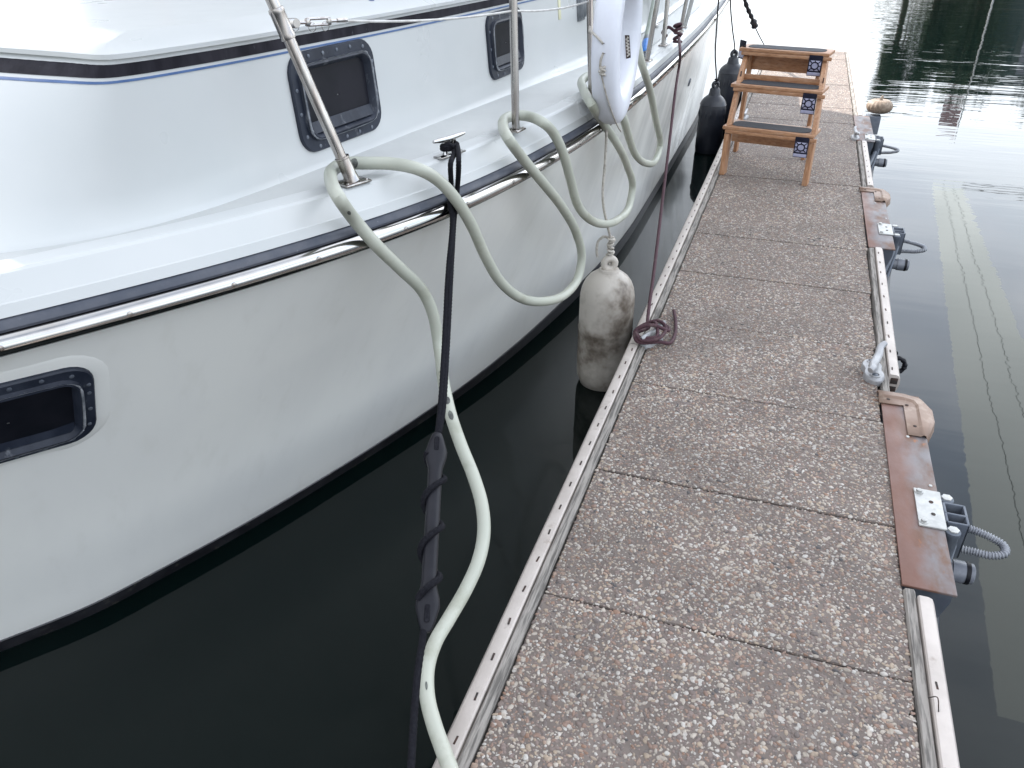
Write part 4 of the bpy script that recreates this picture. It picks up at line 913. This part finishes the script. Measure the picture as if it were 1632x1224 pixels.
# ================================================================== STEEL BOXES with brackets on the right edge
def steel_box(y0, y1, label, cap=True, plate_y=None, short=False):
    xe = right_edge((y0+y1)/2)+.003; w = .126; root = empty('steel_box', (xe+w/2, (y0+y1)/2, -.1), label, 'steel box', 'rusty steel boxes along the right dock edge')
    prof = [(0, .002), (w, .002), (w, -.035), (w*.30, -.36), (0, -.36)]
    mb = MB(); mb.rows([[Vector((xe+a, y, b)) for a, b in prof] for y in (y0+.012, y1)], close=True, cap=True); mb.build('side_panel', DGALV, root, False)
    mb = MB(); mb.box((xe+w/2+.001, (y0+y1)/2, .0065), (w+.008, y1-y0+.01, .008), None, .002); mb.build('rusty_top_plate', RUST, root)
    mb = MB()
    for (fx, fy) in ((.9, .46), (.55, .72)): mb.lathe([(.006, 0), (.005, .0025)], (xe+w*fx, y0+(y1-y0)*fy, .0105), None, 10)
    mb.each('rivet', GALV, root)
    if cap:   # tan moulded corner piece on the far end: rolled band that turns down the outer side
        cx = xe+w; mb = MB()
        path = [(xe-.012, y1-.045, 0), (xe+.06, y1-.045, 0), (cx-.055, y1-.045, 0), (cx-.022, y1-.055, .5), (cx-.012, y1-.085, 1), (cx-.012, y1-.16, 1), (cx-.012, y1-.285, 1)]
        P = [Vector((x, y, 0)) for x, y, _ in path]; rows_ = []
        for i, p in enumerate(P):
            t = (P[min(i+1, len(P)-1)]-P[max(i-1, 0)]).normalized(); nrm = Vector((-t.y, t.x, 0))   # outward = far / right side
            if nrm.dot(Vector((1, 1, 0))) < 0: nrm = -nrm
            k = 1.0 if i < len(P)-1 else .35
            rows_.append([p-nrm*.044+Vector((0, 0, .011)), p-nrm*.044+Vector((0, 0, .016)), p-nrm*.004+Vector((0, 0, .017)), p+nrm*.004+Vector((0, 0, .024)), p+nrm*.036*k+Vector((0, 0, .021)), p+nrm*.054*k+Vector((0, 0, .008)), p+nrm*.060*k+Vector((0, 0, -.03)), p+nrm*.040*k+Vector((0, 0, -.055*k-.01))])
        mb.rows(rows_); bmx = mb.build('corner_cap', BROWNV, root)
        so = bmx.modifiers.new('t', 'SOLIDIFY'); so.thickness = .003
        mb = MB()
        for x, y in ((xe+.02, y1-.062), (cx-.045, y1-.085), (cx-.030, y1-.225)): mb.lathe([(.006, 0), (.006, .0015), (.003, .002)], (x, y, .0168), None, 10)
        mb.each('cap_screw', DARK, bmx)
    # bracket
    py = plate_y; bx = xe+w
    br = MB(); br.box((bx-.028, py, .014), (.075, .185, .006), None, .002); br_o = br.build('bracket_plate', GALV, root)
    mb = MB()
    for s in (-1, 1):
        mb.lathe([(.013, 0), (.013, .002)], (bx-.052, py+s*.074, .017), None, 16); mb.lathe([(.0085, .002), (.0085, .008), (.006, .009)], (bx-.052, py+s*.074, .017), None, 6)
    mb.each('hex_bolt', GALV, br_o, 2)
    mb = MB()
    for s in (-1, 1): mb.lathe([(.0065, 0), (.0065, .001)], (bx-.022, py+s*.030, .0172), None, 12)
    mb.each('bolt_hole', DARK, br_o)
    # outer guide: hollow square sleeve and two bolt pillars
    mb = MB(); cx, cy = bx+.042, py-.005
    for (a, b, c_, d_) in ((-.028, 0, .008, .10), (.028, 0, .008, .10), (0, -.046, .064, .008), (0, .046, .064, .008), (0, -.004, .064, .008)):
        mb.box((cx+a, cy+b, -.045), (c_, d_, .125), None, .003)
    mb.box((cx, cy, -.10), (.05, .09, .01), None, .002)
    mb.build('guide_sleeve', DGALV, root)
    mb = MB()
    for s in (-1, 1): mb.lathe([(.019, -.14), (.019, -.004), (.021, .0), (.021, .012), (.017, .016)], (bx+.026, py+s*.078-.01, .0), None, 18)
    pil = mb.each('bolt_pillar', DGALV, root)
    mb = MB()
    for s in (-1, 1): mb.lathe([(.016, 0), (.016, .004), (.008, .006)], (bx+.026, py+s*.078-.01, .0155), None, 6)
    [m_.build('pillar_bolt', GALV, q_) for m_, q_ in zip(halves(mb), pil)]
    # strut running down and in, under the sleeve
    mb = MB(); mb.tube([(bx+.03, py-.08, -.06), (bx-.02, py-.22, -.20), (bx-.05, py-.42, -.42)], .016, 10); mb.tube([(bx+.05, py-.05, -.06), (bx+.01, py-.20, -.22), (bx-.03, py-.38, -.42)], .010, 8); mb.each('brace', DGALV, root)
    # corrugated conduit loop
    c0 = Vector((bx+.07, py+.03, -.05)); L_ = [c0, c0+Vector((.04, .0, -.005)), c0+Vector((.085, -.012, -.01)), c0+Vector((.120, -.035, -.015)), c0+Vector((.120, -.065, -.02)), c0+Vector((.085, -.075, -.03)), c0+Vector((.04, -.06, -.04)), c0+Vector((-.01, -.045, -.05))]
    mb = MB(); Pp = resample(crom(L_, 10), .0011); mb.tube(Pp, lambda t: .0108+.0022*sin(t*len(Pp)*.0011/.0078*2*pi), 12); mb.build('conduit_loop', CONDUIT, root, True)
    # pipe stub below
    q = Vector((bx+.03, py-.035, -.17)); Rx = frame_R((0, 1, 0), (0, 0, 1), (1, 0, 0))
    mb = MB(); mb.lathe([(.030, -.06), (.030, .04), (.034, .041), (.034, .075), (.031, .080)], q, Rx, 22); mb.lathe([(.031, .080), (.031, .10), (.025, .104)], q, Rx, 22); mb.build('pipe_stub', PVC, root)
    MB().lathe([(.0345, .079), (.0345, .09), (.031, .091)], q, Rx, 22).build('rubber_gasket', BRUB, root)
    mb = MB(); mb.tube([q+Vector((-.01, 0, 0)), q+Vector((-.02, -.1, -.04)), q+Vector((-.03, -.3, -.09))], .03, 14); mb.build('lower_pipe', FENB, root)
    return root
steel_box(1.815, 2.86, 'rusty steel box nearest the camera with tan corner cap and grey bracket', True, 2.17)
steel_box(4.47, 5.60, 'rusty steel box in the middle of the dock edge with tan corner cap', True, 4.78)
steel_box(6.96, 7.92, 'farthest rusty steel box, next to the pumpkin', False, 7.08)
# black ring hanging under the bumper
ro = Vector((.60, 3.36, -.12)); mr_ = empty('chain_link', ro, 'black ring hanging under the right bumper beyond the bare cleat', 'ring')
pts = [ro+Vector((.034*cos(a), .004, .034*sin(a))) for a in [2*pi*k/28 for k in range(29)]]
MB().tube(pts, lambda t: .010+.002*sin(t*60), 10).build('ring', BRUB, mr_)
# rusty wire hooks on the near right bumper
for yy in (1.42, 1.235):
    x = right_edge(yy)+.045; r_ = empty('bent_nail', (x, yy, .017), 'rusty bent nail on the near right bumper' + (', upper of the two' if yy > 1.3 else ', lower of the two'), 'nail')
    MB().tube(crom([(x-.018, yy+.012, .020), (x-.002, yy+.012, .030), (x+.0, yy-.014, .024), (x+.002, yy-.018, .014)], 5), .0013, 6).build('nail_wire', DARK, r_)

# ================================================================== PUMPKIN
pk = Vector((.735, 8.06, .012)); root = empty('pumpkin', pk, 'faded tan ribbed pumpkin standing on the far dock edge post', 'pumpkin')
rows_ = []
for j in range(17):
    b = -pi/2+pi*j/16; row = []
    for k in range(72):
        a = 2*pi*k/72; rib = 1-.055*abs(cos(a*9))**6; rr_ = .112*cos(b)**.8*rib if 0 < j < 16 else .006
        zz_ = .064+.066*sin(b)-(.016*math.exp(-(cos(b)/.35)**2) if b > 0 else -.012*math.exp(-(cos(b)/.35)**2))
        row.append(pk+Vector((rr_*cos(a), rr_*sin(a), zz_)))
    rows_.append(row)
MB().rows(rows_, close=True, cap=True).build('pumpkin_body', PUMP, root, True)
MB().tube(crom([pk+Vector((0, 0, .105)), pk+Vector((.002, 0, .128)), pk+Vector((.006, 0, .145)), pk+Vector((.014, 0, .152))], 5), lambda t: .015-.005*t, 9, 0, .15, lobes=5).build('pumpkin_stem', STEM, root)
ps = empty('pumpkin_stand', (.70, 8.0, -.15), 'dark steel post top under the pumpkin', 'post')
MB().box((.70, 8.02, -.19), (.12, .12, .39), None, .006).build('post', DGALV, ps)

# ================================================================== WOODEN STEPS
LX0, LX1 = -.395, .175
root = empty('step_ladder', (-.1, 5.75, 0), 'wooden boarding steps with three black gripped treads standing across the dock', 'steps')
th = .022
# treads (front-edge y, top z)
TR = [(5.60, .328), (5.75, .572), (6.00, .765)]
skew = -.050   # the steps stand slightly turned
def LP(u, y, z):
    t = max(0, (z-.30)/.48); return Vector((LX0+.030*t+(LX1-LX0-.034*t)*u, y+skew*(u-.5)*2, z))
Rsk = frame_R(LP(1, 0, 0)-LP(0, 0, 0), Vector((0, 0, 1)).cross(LP(1, 0, 0)-LP(0, 0, 0)), (0, 0, 1))
def lbox(u0, u1, y0, y1, z0, z1, name, m, par, bev=.004):
    A0, A1 = LP(u0, 0, 0), LP(u1, 0, 0); c = (LP(u0, (y0+y1)/2, (z0+z1)/2)+LP(u1, (y0+y1)/2, (z0+z1)/2))/2
    mb = MB(); mb.box(c, ((A1-A0).length, abs(y1-y0), abs(z1-z0)), Rsk, bev); return mb.build(name, m, par)
treads = []
for i, (y, z) in enumerate(TR):
    dep = .235 if i < 2 else .23
    t = lbox(-.012, 1.012, y, y+dep, z-th, z, 'tread', LWOOD, root); treads.append(t)
    lbox(-.012, 1.012, y-.002, y+.016, z-.046, z-th-.0005, 'front_rail', LWOOD, t)
    # grip strip: rounded ends
    mb = MB(); c = LP(.5, y+.112, z+.0012); mb.rows([[c+Rsk @ Vector((a, b, 0)) for a, b in rr_loop((LX1-LX0)*.90, .165, .06)], [c+Rsk @ Vector((a, b, .002)) for a, b in rr_loop((LX1-LX0)*.90-.002, .163, .059)]], close=True, cap=True)
    mb.build('grip_strip', GRIP, t)
    za, zb = [(z-.145, z-th-.001), (z+.0005, z+.034), (z-.165, z-th-.001)][i]
    lbox(.05, .95, y+dep-.02, y+dep+.0, za, zb, 'rear_apron', LWOOD, root)
# side legs: segments of the front frame below each tread, and the long raked rear boards
def leg_between(u, p0, p1, wx, wy, name='leg', m=LWOODV):
    (y0, z0), (y1, z1) = p0, p1; A, B = LP(u, y0, z0), LP(u, y1, z1); mb = MB()
    x = Rsk.col[0]*wx/2; yv = Rsk.col[1]*wy/2
    mb.rows([[A-x-yv, A+x-yv, A+x+yv, A-x+yv], [B-x-yv, B+x-yv, B+x+yv, B-x+yv]], close=True, cap=True)
    o = mb.build(name, m, root, False); bv = o.modifiers.new('b', 'BEVEL'); bv.width = .004; bv.segments = 2; return o
for u in (.022, .978):
    leg_between(u, (5.62+.02, 0), (5.60+.045, TR[0][1]-.0505), .034, .075)
    leg_between(u, (5.60+.055, TR[0][1]+.0005), (5.76+.045, TR[1][1]-.0505), .030, .070)
    leg_between(u, (5.76+.055, TR[1][1]+.0005), (6.02+.045, TR[2][1]-.0505), .030, .070)
    leg_between(u*.9+.05, (6.30, 0), (6.20, TR[2][1]-.03), .026, .06, 'rear_leg')
    leg_between(u*.9+.05, (6.05, 0) if False else (5.80, TR[0][1]-.03), (6.28, TR[0][1]-.08), .02, .05, 'side_brace')
mb = MB()
for u in (.02, .98):
    for (y, z) in ((5.76, TR[0][1]+.05), (5.92, TR[1][1]+.05)):
        mb.box(LP(u, y-.075, z), (.007, .012, .035), Rsk, .001)
mb.each('bolt_slot', DARK, root)
# navy plates with a ring-and-frame emblem
def plate(u, y, ztop, h, left=False):
    w = .088; c = LP(u, y-.006, ztop-h/2); X = Rsk.col[0]; Zv = Vector((0, 0, 1)); N = -Rsk.col[1]; Rp = frame_R(X, Zv, N)
    mb = MB(); mb.box(c, (w, h, .006), Rp, .002); p = mb.build('emblem_plate', PLB, root)
    mb = MB(); cc = c+Zv*(h*.02)+N*.0042
    mb.box(cc, (w*.84, w*.84*.86, .0016), Rp, .0004); mb.box(c-Zv*(h*.5-.014)+N*.0042, (w*.94, .020, .0016), Rp, .0004); mb.build('pale_field', PLW, p)
    mb = MB(); q = cc+N*.002
    mb.tube([q+X*cos(a)*w*.26+Zv*sin(a)*w*.245 for a in [2*pi*k/28 for k in range(29)]], .0040, 6)
    for sx_, sz_ in ((1, 1), (1, -1), (-1, 1), (-1, -1)): mb.tube([q+X*sx_*w*.20+Zv*sz_*w*.17, q+X*sx_*w*.40+Zv*sz_*w*.345], .0034, 5)
    mb.tube([q+X*w*.26, q+X*w*.42], .0034, 5); mb.tube([q-X*w*.26, q-X*w*.42], .0034, 5); mb.tube([q+Zv*w*.245, q+Zv*w*.35], .0034, 5); mb.tube([q-Zv*w*.245, q-Zv*w*.35], .0034, 5)
    mb.build('emblem_ring', PLB, p)
    mb = MB(); mb.box(LP(u, y+.010, ztop+.001), (w*.95, .03, .003), Rsk, .001); mb.build('plate_lip', PLB, p)
plate(.86, TR[0][0]-.002, TR[0][1]-.020, .125); plate(.86, TR[1][0]-.002, TR[1][1]-.020, .125); plate(.86, TR[2][0]-.002, TR[2][1]-.018, .125)
# side plate at the top left
mb = MB(); c = LP(-.045, 6.06, .745); mb.box(c, (.006, .09, .12), Rsk @ zrot(.7), .002); sp_ = mb.build('emblem_plate', PLB, root)
mb = MB(); mb.box(c+Vector((-.0, -.008, -.02)), (.006, .075, .06), Rsk @ zrot(.7), .002); mb.build('pale_field', PLW, sp_)

# ================================================================== WHAT THE WATER MIRRORS
# canvas awning, unseen and added so the water mirrors a pale band
ax0 = 3.05; cz = 3.0
root = empty('added_canopy', (3.3, 11, WZ), 'unseen pale green canvas canopy on posts, added for its reflection in the water right of the dock', 'canopy')
mb = MB(); ys = np.linspace(5.0, 20.2, 24)
xs = [2.35, 2.95, 3.35, 3.8]
def cx_(y, f): return (2.30+(3.32-2.30)*(y-5.5)/14.7)+f*(.62+.045*(20.2-y))
rows_ = [[Vector((cx_(y, f), y, cz+.03*sin(y*1.3)*sin(f*pi))) for f in np.linspace(0, 1, 7)] for y in ys]
mb.rows(rows_); o = mb.build('canvas_roof', CANVAS, root, True)
mb = MB()
for f in (.36, .68): mb.rows([[Vector((cx_(y, f)+d, y, cz+.03*sin(y*1.3)*sin(f*pi)-.006)) for d in (-.004, .004)] for y in ys])
mb.each('canvas_seam', VINYL, root)
mb = MB()
for y, xo in ((4.8, 2.2), (20.3, 3.4)):
    mb.tube([(cx_(y, 1), y, cz+.02), (cx_(y, 1)+xo-.05, y, cz+.05), (cx_(y, 1)+xo, y, cz-.02), (cx_(y, 1)+xo, y, WZ-.2)], .018, 8)
mb.each('canopy_post', VINYL, root)
# shore, building, trees, flag
def polar(az, d): return Vector((sin(radians(az))*d, cos(radians(az))*d, 0))
mb = MB(); 
arc = [polar(a, 62) for a in range(-10, 75, 5)]; arc2 = [polar(a, 160) for a in range(-10, 75, 5)]
mb.rows([[Vector((p.x, p.y, WZ-.5)) for p in arc], [Vector((p.x, p.y, .4)) for p in arc], [Vector((p.x, p.y, 1.2)) for p in arc2]]); tag(mb.build('far_bank', BANK, None, True), kind='structure')
def building(az0, az1, d, h, label, cols):
    a, b = polar(az0, d), polar(az1, d); X = (b-a).normalized(); N = Vector((0, 0, 1)).cross(X); N = -N if N.dot(a) > 0 else N; Lb = (b-a).length; root = empty('boathouse', (a+b)/2, label, 'building')
    R = frame_R(X, -N, (0, 0, 1)); c = (a+b)/2
    MB().box(c-N*4+Vector((0, 0, h/2)), (Lb, 8, h), R, 0).build('wall', CLAD, root, False)
    MB().box(c-N*4+Vector((0, 0, h+.15)), (Lb+.8, 8.8, .3), R, .02).build('roof', BROOF, root, False)
    x = .6
    while x < Lb-1.5:
        w = random.choice([1.2, 1.6, 2.2]); m = random.choice(cols)
        MB().box(a+X*(x+w/2)+N*.05+Vector((0, 0, h*.52)), (w, .1, h*.62), R, .01).build('panel' if m is CLADL else 'window', m, root, False); x += w+random.choice([.4, .9, 1.3])
    return root
building(7.0, 27, 66, 7.6, 'grey boathouse with tall pale panels on the far bank, seen only mirrored in the water', [CLADL, BGLASS, BGLASS])
def tree(az, d, h, r, label, seed):
    rnd = random.Random(seed); rng = np.random.default_rng(seed); b = polar(az, d); b.z = .3; root = empty('tree', b, label, 'tree', 'trees on the far bank')
    mb = MB(); mb.tube(crom([b-Vector((0, 0, .5)), b+Vector((.1, 0, h*.3)), b+Vector((-.1, .1, h*.6)), b+Vector((0, 0, h*.9))], 5), lambda t: .22*(1-t)+.03, 8)
    for k in range(6):
        a = rnd.uniform(0, 2*pi); z0 = h*rnd.uniform(.25, .6); mb.tube([b+Vector((0, 0, z0)), b+Vector((cos(a)*r*.6, sin(a)*r*.6, z0+h*.2))], lambda t: .08*(1-t)+.02, 6)
    mb.build('trunk', BARK, root)
    clumps = [(b+Vector((cos(a)*r*q, sin(a)*r*q, h*zf)), r*rnd.uniform(.28, .5)) for a, q, zf in [(rnd.uniform(0, 2*pi), rnd.uniform(.1, .85), rnd.uniform(.12, .93)) for _ in range(22)]]
    n = 5200; ci = rng.integers(0, len(clumps), n); cc = np.array([tuple(c[0]) for c in clumps])[ci]; cr_ = np.array([c[1] for c in clumps])[ci]
    dirs = rng.normal(size=(n, 3)); dirs /= np.linalg.norm(dirs, axis=1)[:, None]; ctr = cc+dirs*(cr_*rng.uniform(.5, 1.05, n))[:, None]
    u = rng.normal(size=(n, 3)); u /= np.linalg.norm(u, axis=1)[:, None]; w = np.cross(u, dirs); w /= np.linalg.norm(w, axis=1)[:, None]+1e-6; s = rng.uniform(.10, .24, n)[:, None]
    V = np.stack([ctr-u*s, ctr+w*s*.6, ctr+u*s, ctr-w*s*.6], 1).reshape(-1, 3); me = bpy.data.meshes.new('crown'); me.from_pydata(V.tolist(), [], [(4*i, 4*i+1, 4*i+2, 4*i+3) for i in range(n)])
    link('crown', me, LEAF, root, False)
TL = [(5.3, 58, 8.4, 1.5, 'slender dark tree left of the boathouse, seen mirrored'), (7.0, 60, 9.0, 2.4, 'tall dark tree at the left corner of the boathouse, seen mirrored'), (9.3, 61, 8.6, 2.6, 'round dark tree in front of the boathouse left end, seen mirrored'),
      (11.8, 76, 9.6, 3.4, 'broad tree behind the middle of the boathouse, seen mirrored'), (14.6, 78, 12.4, 4.4, 'broad high tree behind the boathouse right of the flag, seen mirrored'), (18.0, 76, 14.0, 4.6, 'highest tree behind the right of the boathouse, seen mirrored'), (21.5, 58, 8, 2.6, 'low leafy tree before the right end of the boathouse, seen mirrored'), (26, 60, 12, 4, 'outermost tree on the right of the bank, seen mirrored')]
for k, (az, d, h, r, lab) in enumerate(TL): tree(az, d, h*.93, r, lab, 40+k)
# flag on a mast, mirrored in the water
b = polar(9.9, 40); b.z = WZ; root = empty('flagpole', b, 'mast with a red and white striped flag, seen mirrored in the water', 'flag')
MB().tube([b, b+Vector((0, 0, 6.3))], lambda t: .04-.02*t, 8).build('mast', GALV, root)
Xf = Vector((cos(radians(-9.6)), sin(radians(-9.6)), 0)); rows_ = []; mbf = MB()
for k in range(13):
    z1 = 6.2-k*.075; r2 = [[b+Xf*(-x)+Vector((0, .12*sin(x*5), z1-zq-.25*x)) for x in np.linspace(.05, .8, 12)] for zq in (0, .075)]; mbf.rows(r2, mi=k % 2)
mbf.build('flag_cloth', [FLAGR, FLAGW], root, False)
